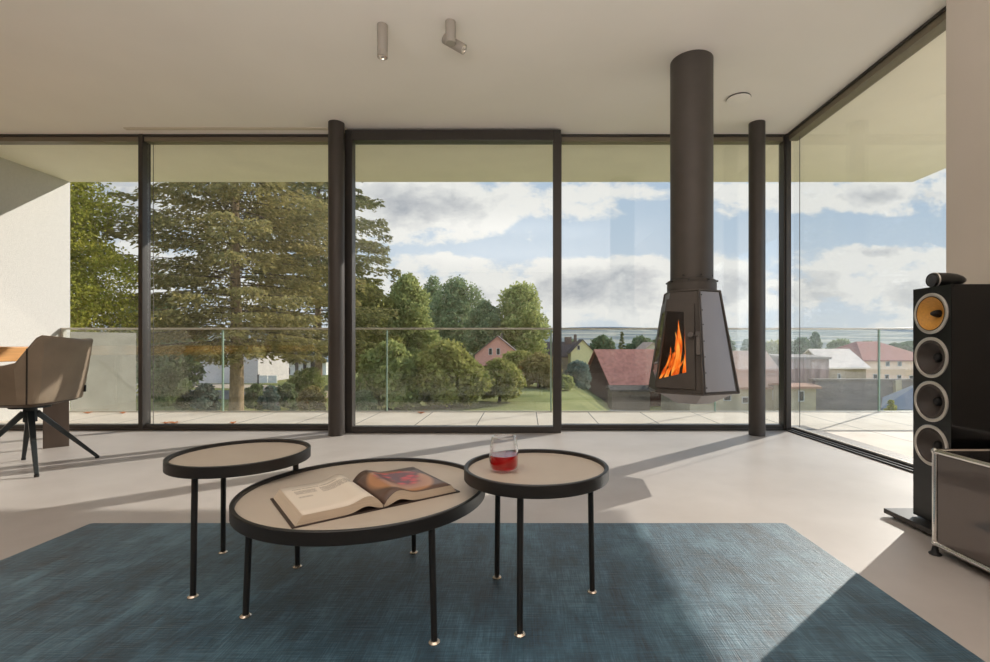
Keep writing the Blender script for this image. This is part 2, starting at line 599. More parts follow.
# glass balustrade
def railing():
    Y = 5.61
    t = thing('glass_railing', (0, Y, 0), 'frameless glass railing with slim steel handrail along the terrace edge', 'railing')
    X0, X1 = -5.475, 9.3
    MB().box(X0, X1, Y - 0.025, Y + 0.025, 0.974, 0.994).build('handrail', M['railmetal'], t, bevel=0.004)
    MB().box(X0, X1, Y - 0.02, Y + 0.02, 0.0, 0.012).build('base_rail', M['railmetal'], t, bevel=0.003)
    xs = [X0 + 0.03, -3.58, -1.642, 0.295, 2.232, 4.169, 6.106, 8.04, X1]
    for a, b in zip(xs, xs[1:]):
        MB().box(a + 0.010, b - 0.010, Y - 0.008, Y + 0.008, 0.01, 0.975).build('glass_panel', M['railglass'], t)
    for a in xs[1:-1]:
        MB().box(a - 0.008, a + 0.008, Y - 0.010, Y + 0.010, 0.01, 0.975).build('joint_strip', M['glassedge'], t)
    MB().box(X0, X0 + 0.03, Y - 0.02, Y + 0.02, 0.0, 0.974).build('end_post', M['railmetal'], t)
railing()

# ------------------------------------------------------------------ rug
def rug():
    x0, x1, y0, y1, r = -1.925, 1.147, -0.25, 2.103, 0.02
    n = 6
    pts = []
    for cx, cy, a0 in ((x1 - r, y1 - r, 0), (x0 + r, y1 - r, 90), (x0 + r, y0 + r, 180), (x1 - r, y0 + r, 270)):
        for k in range(n + 1):
            a = R(a0 + 90 * k / n)
            pts.append((cx + r * math.cos(a), cy + r * math.sin(a), 0.0))
    o = MB().prism(pts, (0, 0, 0.012)).build('rug', M['rug'], loc=(-0.4, 1.0, 0), bevel=0.004)
    tag(o, 'dark blue viscose rug with streaky pile under the three round tables', 'rug')
rug()
RUGZ = 0.012


# ------------------------------------------------------------------ tables
def round_table(cx, cy, h, r, feet, name, label, cat='table'):
    t = thing(name, (cx, cy, RUGZ), label, cat, 'round side tables on the blue rug' if r < 0.3 else None)
    prof = [(r - 0.012, h - 0.002), (r - 0.010, h), (r - 0.002, h), (r, h - 0.002), (r, h - 0.034), (r - 0.002, h - 0.036), (r - 0.03, h - 0.036), (r - 0.03, h - 0.030), (r - 0.012, h - 0.030)]
    MB().lathe([(a, z) for a, z in prof], 96, Matrix.Translation((cx, cy, 0)), closed=True).build('rim', M['blackwood'], t, smooth=30)
    MB().lathe([(0, h - 0.012), (r - 0.0125, h - 0.012), (r - 0.0125, h - 0.029), (0, h - 0.029)], 96, Matrix.Translation((cx, cy, 0))).build('tabletop', M['tabletop'], t, smooth=50)
    for fx, fy in feet:
        tx, ty = cx + (fx - cx) * 0.965, cy + (fy - cy) * 0.965
        l = MB().tube((fx, fy, RUGZ + 0.006), (tx, ty, h - 0.032), 0.0085, 0.0095, 16).build('leg', M['black'], t, smooth=40)
        MB().lathe([(0, RUGZ + 0.0005), (0.0155, RUGZ + 0.0005), (0.0155, RUGZ + 0.003), (0.011, RUGZ + 0.007), (0, RUGZ + 0.007)], 24, Matrix.Translation((fx, fy, 0))).build('foot_disc', M['brass'], l, smooth=40)
    return t


round_table(-0.4935, 1.4785, 0.363, 0.3655, [(-.814, 1.379), (-.243, 1.258), (-.4245, 1.80)], 'coffee_table',
            'large low round coffee table with black rim carrying the open book', 'table')
round_table(0.0315, 1.472, 0.430, 0.222, [(-.017, 1.292), (-.0985, 1.607), (.211, 1.514)], 'side_table',
            'small round side table with black rim under the glass of red drink')
round_table(-0.990, 1.655, 0.430, 0.219, [(-1.041, 1.485), (-1.148, 1.80), (-.810, 1.684)], 'side_table',
            'small empty round side table with black rim and bare tan top')


# ------------------------------------------------------------------ open book
def page_photo():
    m, nt, b = new_mat('page_photo_print')
    uv = nt.nodes.new('ShaderNodeUVMap')
    mp = nt.nodes.new('ShaderNodeMapping'); mp.inputs['Scale'].default_value = (1.0, 1.3, 1)
    nt.links.new(uv.outputs[0], mp.inputs['Vector'])
    v = nt.nodes.new('ShaderNodeTexVoronoi'); v.inputs['Scale'].default_value = 7.0
    nt.links.new(mp.outputs[0], v.inputs['Vector'])
    n = nt.nodes.new('ShaderNodeTexNoise'); n.inputs['Scale'].default_value = 2.6; n.inputs['Detail'].default_value = 4
    nt.links.new(mp.outputs[0], n.inputs['Vector'])
    cr = nt.nodes.new('ShaderNodeValToRGB')
    e = cr.color_ramp.elements
    e[0].position = 0.08; e[0].color = S((205, 62, 58))
    e[1].position = 0.62; e[1].color = S((96, 44, 44))
    k = e.new(0.34); k.color = S((178, 52, 54))
    nt.links.new(v.outputs['Distance'], cr.inputs[0])
    sx = nt.nodes.new('ShaderNodeSeparateXYZ'); nt.links.new(uv.outputs[0], sx.inputs[0])
    # red fruit patch in the upper middle, warm table tone below, dark border
    dv = nt.nodes.new('ShaderNodeVectorMath'); dv.operation = 'DISTANCE'
    nt.links.new(uv.outputs[0], dv.inputs[0]); dv.inputs[1].default_value = (0.55, 0.64, 0)
    ad = nt.nodes.new('ShaderNodeMath'); ad.operation = 'MULTIPLY_ADD'; ad.inputs[1].default_value = 0.45
    nt.links.new(n.outputs['Fac'], ad.inputs[0]); nt.links.new(dv.outputs['Value'], ad.inputs[2])
    lt = nt.nodes.new('ShaderNodeMapRange'); lt.inputs['From Min'].default_value = 0.50; lt.inputs['From Max'].default_value = 0.58
    nt.links.new(ad.outputs[0], lt.inputs['Value'])
    bg = nt.nodes.new('ShaderNodeValToRGB')
    e = bg.color_ramp.elements
    e[0].position = 0.0; e[0].color = S((92, 72, 62))
    e[1].position = 0.75; e[1].color = S((84, 66, 64))
    k = e.new(0.30); k.color = S((92, 70, 60)); k = e.new(0.36); k.color = S((176, 128, 92)); k = e.new(0.62); k.color = S((150, 96, 76))
    d2 = nt.nodes.new('ShaderNodeVectorMath'); d2.operation = 'DISTANCE'
    nt.links.new(uv.outputs[0], d2.inputs[0]); d2.inputs[1].default_value = (0.5, 0.5, 0)
    iv = nt.nodes.new('ShaderNodeMath'); iv.operation = 'SUBTRACT'; iv.inputs[0].default_value = 0.78
    nt.links.new(d2.outputs['Value'], iv.inputs[1])
    nt.links.new(iv.outputs[0], bg.inputs[0])
    mx = nt.nodes.new('ShaderNodeMix'); mx.data_type = 'RGBA'
    nt.links.new(lt.outputs[0], mx.inputs['Factor'])
    nt.links.new(cr.outputs[0], mx.inputs['A']); nt.links.new(bg.outputs[0], mx.inputs['B'])
    nt.links.new(mx.outputs['Result'], b.inputs['Base Color'])
    b.inputs['Roughness'].default_value = 0.35
    return m


def page_text():
    """paper with two small blocks of unreadably fine print and a heading"""
    m, nt, b = new_mat('page_fine_print')
    uv = nt.nodes.new('ShaderNodeUVMap')
    sx = nt.nodes.new('ShaderNodeSeparateXYZ'); nt.links.new(uv.outputs[0], sx.inputs[0])

    def rng(axis, a, b_):
        g1 = nt.nodes.new('ShaderNodeMath'); g1.operation = 'GREATER_THAN'; g1.inputs[1].default_value = a
        l1 = nt.nodes.new('ShaderNodeMath'); l1.operation = 'LESS_THAN'; l1.inputs[1].default_value = b_
        mu = nt.nodes.new('ShaderNodeMath'); mu.operation = 'MULTIPLY'
        nt.links.new(sx.outputs[axis], g1.inputs[0]); nt.links.new(sx.outputs[axis], l1.inputs[0])
        nt.links.new(g1.outputs[0], mu.inputs[0]); nt.links.new(l1.outputs[0], mu.inputs[1])
        return mu.outputs[0]

    def op(o, a, b_):
        q = nt.nodes.new('ShaderNodeMath'); q.operation = o
        nt.links.new(a, q.inputs[0])
        if isinstance(b_, float): q.inputs[1].default_value = b_
        else: nt.links.new(b_, q.inputs[1])
        return q.outputs[0]
    blocks = None
    for (u0, u1, v0, v1) in ((0.12, 0.40, 0.66, 0.79), (0.46, 0.88, 0.62, 0.80), (0.12, 0.30, 0.53, 0.58)):
        q = op('MULTIPLY', rng('X', u0, u1), rng('Y', v0, v1))
        blocks = q if blocks is None else op('MAXIMUM', blocks, q)
    lines = op('LESS_THAN', op('FRACT', op('MULTIPLY', sx.outputs['Y'], 55.0), 0.0), 0.5)
    head = op('MULTIPLY', rng('X', 0.12, 0.72), rng('Y', 0.845, 0.865))
    ink = op('MAXIMUM', op('MULTIPLY', blocks, lines), head)
    wn = nt.nodes.new('ShaderNodeTexNoise'); wn.inputs['Scale'].default_value = 60
    nt.links.new(uv.outputs[0], wn.inputs['Vector'])
    ink = op('MULTIPLY', ink, op('GREATER_THAN', wn.outputs['Fac'], 0.42))
    mx = nt.nodes.new('ShaderNodeMix'); mx.data_type = 'RGBA'
    mx.inputs['A'].default_value = S((214, 203, 188)); mx.inputs['B'].default_value = S((128, 116, 104))
    nt.links.new(ink, mx.inputs['Factor'])
    nt.links.new(mx.outputs['Result'], b.inputs['Base Color'])
    b.inputs['Roughness'].default_value = 0.6
    return m


def open_book():
    zt = 0.351
    o = Vector((-0.391, 1.305, zt))          # near end of the spine
    u = Vector((math.cos(R(38)), math.sin(R(38)), 0))
    v = Vector((-u.y, u.x, 0))
    L = 0.272
    t = thing('open_book', o + v * (L / 2), 'thick open book with a red photo page lying on the large coffee table', 'book')

    def P(a, b, z):
        return o + u * a + v * b + Vector((0, 0, z))
    # cover boards
    cv = MB()
    for a, b in ((-0.232, -0.012), (-0.012, 0.012), (0.012, 0.238)):
        cv.prism([P(a, -0.004, 0.0004), P(b, -0.004, 0.0004), P(b, L + 0.004, 0.0004), P(a, L + 0.004, 0.0004)], (0, 0, 0.0032))
    cv.build('cover', M['cover'], t, bevel=0.001)
    photo, text = page_photo(), page_text()
    for side, W, th, nm, mat in ((-1, 0.207, 0.021, 'page_block', text), (1, 0.210, 0.020, 'page_block', photo)):
        n = 28
        top, bot = [], []
        for k in range(n + 1):
            s = k / n
            a = side * (0.002 + (W - 0.002) * s)
            rise = th * (1 - math.exp(-s * 16)) + 0.016 * math.exp(-((s - 0.2) / 0.16) ** 2)
            lo = 0.0038 + 0.013 * math.exp(-((s - 0.20) / 0.13) ** 2) * (1 - math.exp(-s * 14))
            top.append((a, max(lo + 0.0012, 0.006 + rise)))
            bot.append((side * (0.002 + (W + 0.017 - 0.002) * s), lo))
        m_ = MB()
        ny = 6
        base = []
        vs, fs = [], []
        for j in range(ny + 1):
            b_ = L * j / ny
            for (a, z) in top: vs.append(P(a, b_, z))
            for (a, z) in bot: vs.append(P(a, b_, z))
        w = 2 * (n + 1)
        for j in range(ny):
            for k in range(n):
                fs.append((j * w + n + 1 + k, j * w + n + 2 + k, (j + 1) * w + n + 2 + k, (j + 1) * w + n + 1 + k))
            fs.append((j * w + n, (j + 1) * w + n, (j + 1) * w + 2 * n + 1, j * w + 2 * n + 1))
            fs.append((j * w, (j + 1) * w, (j + 1) * w + n + 1, j * w + n + 1))
        for j in (0, ny):
            for k in range(n):
                fs.append((j * w + k, j * w + k + 1, j * w + n + 2 + k, j * w + n + 1 + k))
        m_.add(vs, fs)
        blk = m_.build(nm, M['edge'], t)
        # printed page surface: top sheet 0.4 mm above the block
        vs, fs = [], []
        for j in range(ny + 1):
            for (a, z) in top:
                vs.append(P(a, L * j / ny, z + 0.0004))
        for j in range(ny):
            for k in range(n):
                fs.append((j * (n + 1) + k, j * (n + 1) + k + 1, (j + 1) * (n + 1) + k + 1, (j + 1) * (n + 1) + k))
        sh = MB().add(vs, fs).build('photo_page' if side > 0 else 'printed_page', mat, t, smooth=60)
        sh['label'] = 'page with a photo of red fruit' if side > 0 else 'page of fine print'
        me = sh.data
        lay = me.uv_layers.new(name='UVMap')
        for lp in me.loops:
            i = lp.vertex_index
            j, k = divmod(i, n + 1)
            uu = k / n if side > 0 else 1 - k / n
            lay.data[lp.index].uv = (uu, j / ny)
        sol = sh.modifiers.new('thickness', 'SOLIDIFY'); sol.thickness = 0.0003; sol.offset = -1
    # ribbon end in the gutter
open_book()


# ------------------------------------------------------------------ drinking glass
def tumbler():
    x, y, z = -0.067, 1.448, 0.418
    t = thing('drinking_glass', (x, y, z), 'clear stemless glass half full of red drink on a side table', 'glass')
    T = Matrix.Translation((x, y, z + 0.0004))
    outer = [(0.0, 0.0), (0.036, 0.0), (0.042, 0.004), (0.0445, 0.014), (0.0452, 0.03), (0.0445, 0.052), (0.0425, 0.072), (0.0395, 0.090), (0.0365, 0.102)]
    inner = [(r - 0.0016, h) for r, h in outer[::-1][:-2]] + [(0.034, 0.006), (0, 0.006)]
    gm = glass_mat('drinking_glass', (0.985, 0.985, 0.985), 0.02, power=2.6)
    MB().lathe(outer + [(0.0357, 0.1028)] + inner, 64, T).build('tumbler', gm, t, smooth=50)
    m, nt, b = new_mat('red_drink')
    nt.nodes.remove(b)
    out = nt.nodes['Material Output']
    tr = nt.nodes.new('ShaderNodeBsdfTransparent'); tr.inputs[0].default_value = (0.80, 0.02, 0.03, 1)
    gl = nt.nodes.new('ShaderNodeBsdfGlossy'); gl.inputs['Roughness'].default_value = 0.03
    df = nt.nodes.new('ShaderNodeBsdfTranslucent'); df.inputs[0].default_value = (0.85, 0.015, 0.025, 1)
    m1 = nt.nodes.new('ShaderNodeMixShader'); m1.inputs[0].default_value = 0.62
    nt.links.new(tr.outputs[0], m1.inputs[1]); nt.links.new(df.outputs[0], m1.inputs[2])
    lw = nt.nodes.new('ShaderNodeLayerWeight'); lw.inputs['Blend'].default_value = 0.5
    pw = nt.nodes.new('ShaderNodeMath'); pw.operation = 'POWER'; pw.inputs[1].default_value = 4
    nt.links.new(lw.outputs['Facing'], pw.inputs[0])
    mr = nt.nodes.new('ShaderNodeMapRange'); mr.inputs['To Min'].default_value = 0.03
    nt.links.new(pw.outputs[0], mr.inputs['Value'])
    m2 = nt.nodes.new('ShaderNodeMixShader')
    nt.links.new(mr.outputs[0], m2.inputs[0]); nt.links.new(m1.outputs[0], m2.inputs[1]); nt.links.new(gl.outputs[0], m2.inputs[2])
    nt.links.new(m2.outputs[0], out.inputs[0])
    q = [(0, 0.0064), (0.0335, 0.0064), (0.0395, 0.0085), (0.0424, 0.016), (0.0432, 0.03), (0.0429, 0.0475), (0.0431, 0.0485), (0, 0.0482)]
    MB().lathe(q, 64, T).build('red_drink', m, t, smooth=50)
    lip = MB().lathe([(0.0345 + 0.0022 * math.cos(2 * PI * k / 10), 0.1018 + 0.0020 * math.sin(2 * PI * k / 10)) for k in range(10)], 64, T, closed=True)
    lip.build('lip', glass_mat('glass_lip', (0.93, 0.93, 0.93), 0.18, power=2.0), t, smooth=80)
    for k in (-1, 0, 1):
        a = -PI / 2 + k * 0.22
        p = Vector((x + 0.0437 * math.cos(a), y + 0.0437 * math.sin(a), z + 0.066))
        n = Vector((math.cos(a), math.sin(a), 0.1)).normalized()
        MB().tube(p - n * 0.0006, p + n * 0.0008, 0.0016, n=10).build('printed_dot', M['rubber'], t)
tumbler()


# ------------------------------------------------------------------ hanging stove
def stove():
    cx, cy, zt, zb = 1.143, 3.28, 1.156, 0.484
    Rt, Rb = 0.186, 0.303
    t = thing('hanging_stove', (cx, cy, H), 'dark suspended wood stove burning below a thick round ceiling flue', 'stove')

    def V(k, v, off=0.0):
        a = R(24 + 60 * k)
        r = Rb + (Rt - Rb) * v + off
        return Vector((cx + r * math.cos(a), cy + r * math.sin(a), zb + (zt - zb) * v))

    def Q(k, u, v, off=0.0):
        p = V(k, v).lerp(V(k + 1, v), u)
        a = R(24 + 60 * k + 30)
        n = Vector((math.cos(a), math.sin(a), 0.17)).normalized()
        return p + n * off
    MB().lathe([(0.1415, 1.21), (0.1415, H - 0.0005), (0.1, H - 0.0005), (0.1, 1.21)], 72, Matrix.Translation((cx, cy, 0)), closed=True).build('flue_pipe', M['flue'], t, smooth=40)
    c = MB().lathe([(0.0, 1.215), (0.158, 1.215), (0.161, 1.222), (0.161, 1.235), (0.143, 1.243), (0.10, 1.243)], 72, Matrix.Translation((cx, cy, 0)))
    c.lathe([(0.0, 1.157), (0.163, 1.157), (0.163, 1.216), (0.0, 1.216)], 72, Matrix.Translation((cx, cy, 0)))
    col = c.build('flue_collar', M['flue'], t, smooth=40)
    for a in (200, 245, 290, 335, 20, 65, 110, 155):
        p = Vector((cx + 0.160 * math.cos(R(a)), cy + 0.160 * math.sin(R(a)), 1.228))
        n = Vector((math.cos(R(a)), math.sin(R(a)), 0))
        MB().tube(p, p + n * 0.012, 0.006, n=10).build('collar_bolt', M['black'], col)
    for a in (275, 320, 230):
        p = Vector((cx + 0.141 * math.cos(R(a)), cy + 0.141 * math.sin(R(a)), 1.262))
        n = Vector((math.cos(R(a)), math.sin(R(a)), 0))
        MB().tube(p, p + n * 0.006, 0.006, n=10).build('collar_bolt', M['black'], col)
    # body: closed faces 0,1,4,5 (+ inner soot lining), top and bottom
    b = MB()
    for k in (0, 1, 4, 5):
        poly = [Q(k, 0, 0), Q(k, 1, 0), Q(k, 1, 1), Q(k, 0, 1)]
        inn = [Q(k, 0, 0, -0.012), Q(k, 1, 0, -0.012), Q(k, 1, 1, -0.012), Q(k, 0, 1, -0.012)]
        b.cur = 0; b.add(poly, [(0, 1, 2, 3)])
        b.cur = 1; b.add(inn, [(0, 1, 2, 3)])
    b.cur = 0
    b.add([V(k, 1) for k in range(6)], [tuple(range(6))])
    b.add([V(k, 1, -0.0) + Vector((0, 0, 0.006)) for k in range(6)], [tuple(range(6))])
    b.cur = 1
    b.add([V(k, 0.03, -0.01) for k in range(6)], [tuple(range(6))])
    # strips of the two door faces that stay with the body
    b.cur = 0
    for (k, rng) in ((3, ((0.85, 1.0, 0.0, 1.0), (0.0, 0.85, 0.0, 0.055), (0.0, 0.85, 0.85, 1.0))), (2, ((0.0, 0.15, 0.0, 1.0), (0.15, 1.0, 0.0, 0.055), (0.15, 1.0, 0.85, 1.0)))):
        for (u0, u1, v0, v1) in rng:
            b.add([Q(k, u0, v0), Q(k, u1, v0), Q(k, u1, v1), Q(k, u0, v1), Q(k, u0, v0, -0.01), Q(k, u1, v0, -0.01), Q(k, u1, v1, -0.01), Q(k, u0, v1, -0.01)],
                  [(0, 1, 2, 3), (4, 5, 6, 7), (0, 1, 5, 4), (1, 2, 6, 5), (2, 3, 7, 6), (3, 0, 4, 7)])
    b.build('fire_box', [M['stovebody'], M['soot']], t)
    # edge rails at each corner
    e = MB()
    for k in (0, 1, 2, 4, 5):
        e.tube(V(k, 0.0, 0.001), V(k, 1.0, 0.001), 0.008, n=10)
    for v in (0.0, 1.0):
        for k in range(6):
            e.tube(V(k, v, 0.0), V(k + 1, v, 0.0), 0.007, n=10)
    for k in range(6):
        for v in (0.0, 1.0):
            e.lathe([(0, -0.008), (0.0057, -0.0057), (0.008, 0), (0.0057, 0.0057), (0, 0.008)], 10, Matrix.Translation(V(k, v, 0.0)))
    e.build('edge_trim', M['stovebody'], t, smooth=50)

    def plate(k, u0, u1, v0, v1, th, u0t=None, u1t=None, base=0.002):
        u0t = u0 if u0t is None else u0t; u1t = u1 if u1t is None else u1t
        c0 = [(u0, v0), (u1, v0), (u1t, v1), (u0t, v1)]
        vs = [Q(k, a, bb, base) for a, bb in c0] + [Q(k, a, bb, base + th) for a, bb in c0]
        return vs, [(3, 2, 1, 0), (4, 5, 6, 7), (0, 1, 5, 4), (1, 2, 6, 5), (2, 3, 7, 6), (3, 0, 4, 7)]
    # grey side panels with screws
    for k in (4, 5):
        vs, fs = plate(k, 0.05, 0.90, 0.02, 0.985, 0.006)
        p = MB().add(vs, fs).build('side_panel', M['stovepanel'], t, bevel=0.002)
        p['label'] = 'smooth grey metal side panel'
        for v in (0.06, 0.2, 0.35, 0.50, 0.66, 0.80, 0.95):
            q = Q(k, 0.075, v, 0.006)
            n = (Q(k, 0.075, v, 0.02) - q).normalized()
            MB().tube(q, q + n * 0.005, 0.0045, n=10).build('panel_screw', M['black'], p)
    # wrap-around door
    dr = MB()

    def ring(k, outer, inner, base, th):
        """frame between two quads given as 4 (u,v) each"""
        vs = [Q(k, a, c, base + th) for a, c in outer] + [Q(k, a, c, base + th) for a, c in inner] + [Q(k, a, c, base) for a, c in outer] + [Q(k, a, c, base) for a, c in inner]
        fs = []
        for i in range(4):
            j = (i + 1) % 4
            fs += [(i, j, 4 + j, 4 + i), (8 + i, 8 + j, 12 + j, 12 + i), (i, j, 8 + j, 8 + i), (4 + i, 4 + j, 12 + j, 12 + i)]
        return vs, fs
    of = [(0.0, 0.045), (0.858, 0.045), (0.858, 0.865), (0.0, 0.92)]
    inf = [(0.008, 0.125), (0.66, 0.20), (0.545, 0.785), (0.008, 0.80)]
    dr.add(*ring(3, of, inf, 0.004, 0.012))
    ol = [(0.142, 0.045), (1.0, 0.045), (1.0, 0.92), (0.142, 0.865)]
    inl = [(0.36, 0.20), (0.992, 0.125), (0.992, 0.80), (0.46, 0.785)]
    dr.add(*ring(2, ol, inl, 0.004, 0.012))
    dr.tube(V(3, 0.05, 0.010), V(3, 0.91, 0.010), 0.0045, n=12)
    door = dr.build('stove_door', M['stovebody'], t)
    gp = MB()
    for k, q in ((3, inf), (2, inl)):
        vs = [Q(k, a, c, 0.010) for a, c in q] + [Q(k, a, c, 0.014) for a, c in q]
        gp.add(vs, [(0, 1, 2, 3), (7, 6, 5, 4), (0, 1, 5, 4), (1, 2, 6, 5), (2, 3, 7, 6), (3, 0, 4, 7)])
    gp.build('door_glass', M['stoveglass'], door)
    # handle: knob on a plate at the seam
    h = MB()
    vs, fs = plate(3, 0.90, 0.995, 0.37, 0.59, 0.016, base=0.004)
    h.add(vs, fs)
    q = Q(3, 0.80, 0.55, 0.02); n = (Q(3, 0.80, 0.55, 0.04) - q).normalized()
    h.tube(q, q + n * 0.02, 0.010, n=14).tube(q + n * 0.02, q + n * 0.035, 0.017, n=16)
    q2 = Q(3, 0.95, 0.55, 0.03)
    h.tube(q + n * 0.012, q2, 0.006, n=10)
    h.build('door_handle', pm('handle_steel', (112, 106, 102), 0.4, metal=0.4), door, smooth=40)
    # inverted pan underneath
    pn = MB()
    ring0 = [V(k, 0.0, -0.012) + Vector((0, 0, -0.001)) for k in range(6)]
    ring1 = [Vector((cx, cy, 0.402)) + (V(k, 0.0) - Vector((cx, cy, zb))) * 0.42 for k in range(6)]
    pn.add(ring0 + ring1, [(i, (i + 1) % 6, 6 + (i + 1) % 6, 6 + i) for i in range(6)] + [(0, 1, 2, 3, 4, 5), (6, 7, 8, 9, 10, 11)])
    p = pn.build('base_pan', M['stovepanel'], t)
    p['label'] = 'lighter grey pan that closes the stove underneath'
    # flames
    m = bpy.data.materials.new('flame'); m.use_nodes = True
    nt = m.node_tree; nt.nodes.clear()
    out = nt.nodes.new('ShaderNodeOutputMaterial')
    em = nt.nodes.new('ShaderNodeEmission')
    tr = nt.nodes.new('ShaderNodeBsdfTransparent')
    tc = nt.nodes.new('ShaderNodeTexCoord')
    n = nt.nodes.new('ShaderNodeTexNoise'); n.inputs['Scale'].default_value = 16; n.inputs['Detail'].default_value = 3
    mp = nt.nodes.new('ShaderNodeMapping'); mp.inputs['Scale'].default_value = (1.6, 1.6, 0.45)
    nt.links.new(tc.outputs['Object'], mp.inputs[0]); nt.links.new(mp.outputs[0], n.inputs['Vector'])
    cr = nt.nodes.new('ShaderNodeValToRGB')
    e_ = cr.color_ramp.elements
    e_[0].position = 0.36; e_[0].color = (0.55, 0.06, 0.004, 1)
    e_[1].position = 0.68; e_[1].color = (1.0, 0.52, 0.10, 1)
    k_ = e_.new(0.52); k_.color = (1.0, 0.20, 0.015, 1)
    nt.links.new(n.outputs['Fac'], cr.inputs[0]); nt.links.new(cr.outputs[0], em.inputs[0])
    em.inputs['Strength'].default_value = 1.25
    lw = nt.nodes.new('ShaderNodeLayerWeight'); lw.inputs['Blend'].default_value = 0.4
    mr = nt.nodes.new('ShaderNodeMapRange'); mr.inputs['From Min'].default_value = 0.1; mr.inputs['From Max'].default_value = 0.9
    mr.inputs['To Min'].default_value = 0.30; mr.inputs['To Max'].default_value = 0.98
    nt.links.new(lw.outputs['Facing'], mr.inputs['Value'])
    ms = nt.nodes.new('ShaderNodeMixShader')
    nt.links.new(mr.outputs[0], ms.inputs[0]); nt.links.new(em.outputs[0], ms.inputs[1]); nt.links.new(tr.outputs[0], ms.inputs[2])
    nt.links.new(ms.outputs[0], out.inputs[0])
    rnd = random.Random(5)
    specs = [(-0.245, -0.075, 0.13, 0.018), (-0.225, -0.115, 0.20, 0.020), (-0.20, -0.10, 0.34, 0.030), (-0.165, -0.13, 0.37, 0.030), (-0.14, -0.10, 0.42, 0.034), (-0.105, -0.15, 0.40, 0.030),
             (-0.08, -0.12, 0.33, 0.026), (-0.185, -0.16, 0.15, 0.020), (-0.07, -0.19, 0.24, 0.018), (-0.11, -0.19, 0.13, 0.020), (-0.23, -0.05, 0.24, 0.022), (-0.15, -0.05, 0.36, 0.03)]
    fl = MB()
    for (dx, dy, hh, r) in specs:
        pts, rad = [], []
        ph = rnd.uniform(0, 6); sw = rnd.uniform(0.012, 0.024)
        for k in range(13):
            s = k / 12
            pts.append((cx + dx + sw * math.sin(ph + s * 5) * s ** 0.6 - 0.35 * dx * s, cy + dy + sw * math.cos(ph * 1.7 + s * 4) * s - 0.3 * dy * s, zb + 0.06 + hh * s))
            rad.append(0.72 * r * (0.35 + 1.1 * s - 0.2 * s * s) * (1 - s) ** 0.75 * (1 + 0.25 * math.sin(ph + s * 13)) + 0.0008)
        fl.path(pts, rad, 10)
    fl.build('flames', m, t, smooth=80)
    lg = MB()
    lg.tube((cx - 0.17, cy - 0.02, zb + 0.05), (cx + 0.10, cy - 0.12, zb + 0.06), 0.034, 0.03, 12)
    lg.tube((cx - 0.10, cy + 0.08, zb + 0.055), (cx + 0.02, cy - 0.17, zb + 0.07), 0.03, 0.028, 12)
    lg.build('burning_logs', M['soot'], t, smooth=40)
stove()


# ------------------------------------------------------------------ ceiling spots and detector
def spots():
    x, y = -0.876, 2.90
    t = thing('ceiling_spotlight', (x, y, H), 'straight white tube spotlight hanging from the ceiling, pointing down', 'spotlight', 'ceiling spotlights')
    T = Matrix.Translation((x, y, 0))
    MB().lathe([(0.0, H), (0.031, H), (0.031, 2.592), (0.0295, 2.590), (0.0295, 2.586), (0.031, 2.584), (0.031, 2.553), (0.027, 2.553), (0.027, 2.575), (0, 2.575)], 40, T).build('tube', M['lampwhite'], t, smooth=40)
    MB().lathe([(0.0265, 2.555), (0.020, 2.571), (0.012, 2.574), (0, 2.574)], 32, T).build('reflector', M['reflector'], t, smooth=60)
    y = 2.87
    x = (450.5 - 526) * 2.87 / F
    t = thing('ceiling_spotlight', (x, y, H), 'white ceiling spotlight with a tilted swivel head aimed sideways', 'spotlight', 'ceiling spotlights')
    MB().lathe([(0, H), (0.031, H), (0.031, 2.622), (0.029, 2.619), (0, 2.619)], 40, Matrix.Translation((x, y, 0))).build('tube', M['lampwhite'], t, smooth=40)
    a = Vector((x - 0.048, y + 0.062, 2.690)); b = Vector((x + 0.076, y + 0.048, 2.612))
    d = (b - a).normalized()
    MM = Matrix.Translation(a) @ d.to_track_quat('Z', 'Y').to_matrix().to_4x4()
    L = (b - a).length
    hd = MB().lathe([(0, 0), (0.027, 0), (0.030, 0.004), (0.030, L), (0.026, L), (0.026, L - 0.02), (0, L - 0.02)], 40, MM).build('swivel_head', M['lampwhite'], t, smooth=40)
    MB().lathe([(0.0255, L - 0.002), (0.018, L - 0.015), (0, L - 0.0185)], 32, MM).build('reflector', M['reflector'], hd, smooth=60)
    x, y = at(738.5, 98, 1)[0] * 3.76, 3.76
    t = thing('smoke_detector', (x, y, H), 'flat round white smoke detector on the ceiling behind the flue', 'smoke detector')
    T = Matrix.Translation((x, y, 0))
    MB().lathe([(0, H), (0.088, H), (0.092, H - 0.006), (0.09, H - 0.010), (0.0, H - 0.010)], 48, T).build('shadow_gap', M['column'], t, smooth=40)  # dark colour put in for the shade in the gap above the cap
    MB().lathe([(0.0, H - 0.0095), (0.090, H - 0.0095), (0.088, H - 0.017), (0.05, H - 0.021), (0, H - 0.022)], 48, T).build('sensor_cap', M['ceiling'], t, smooth=40)
spots()


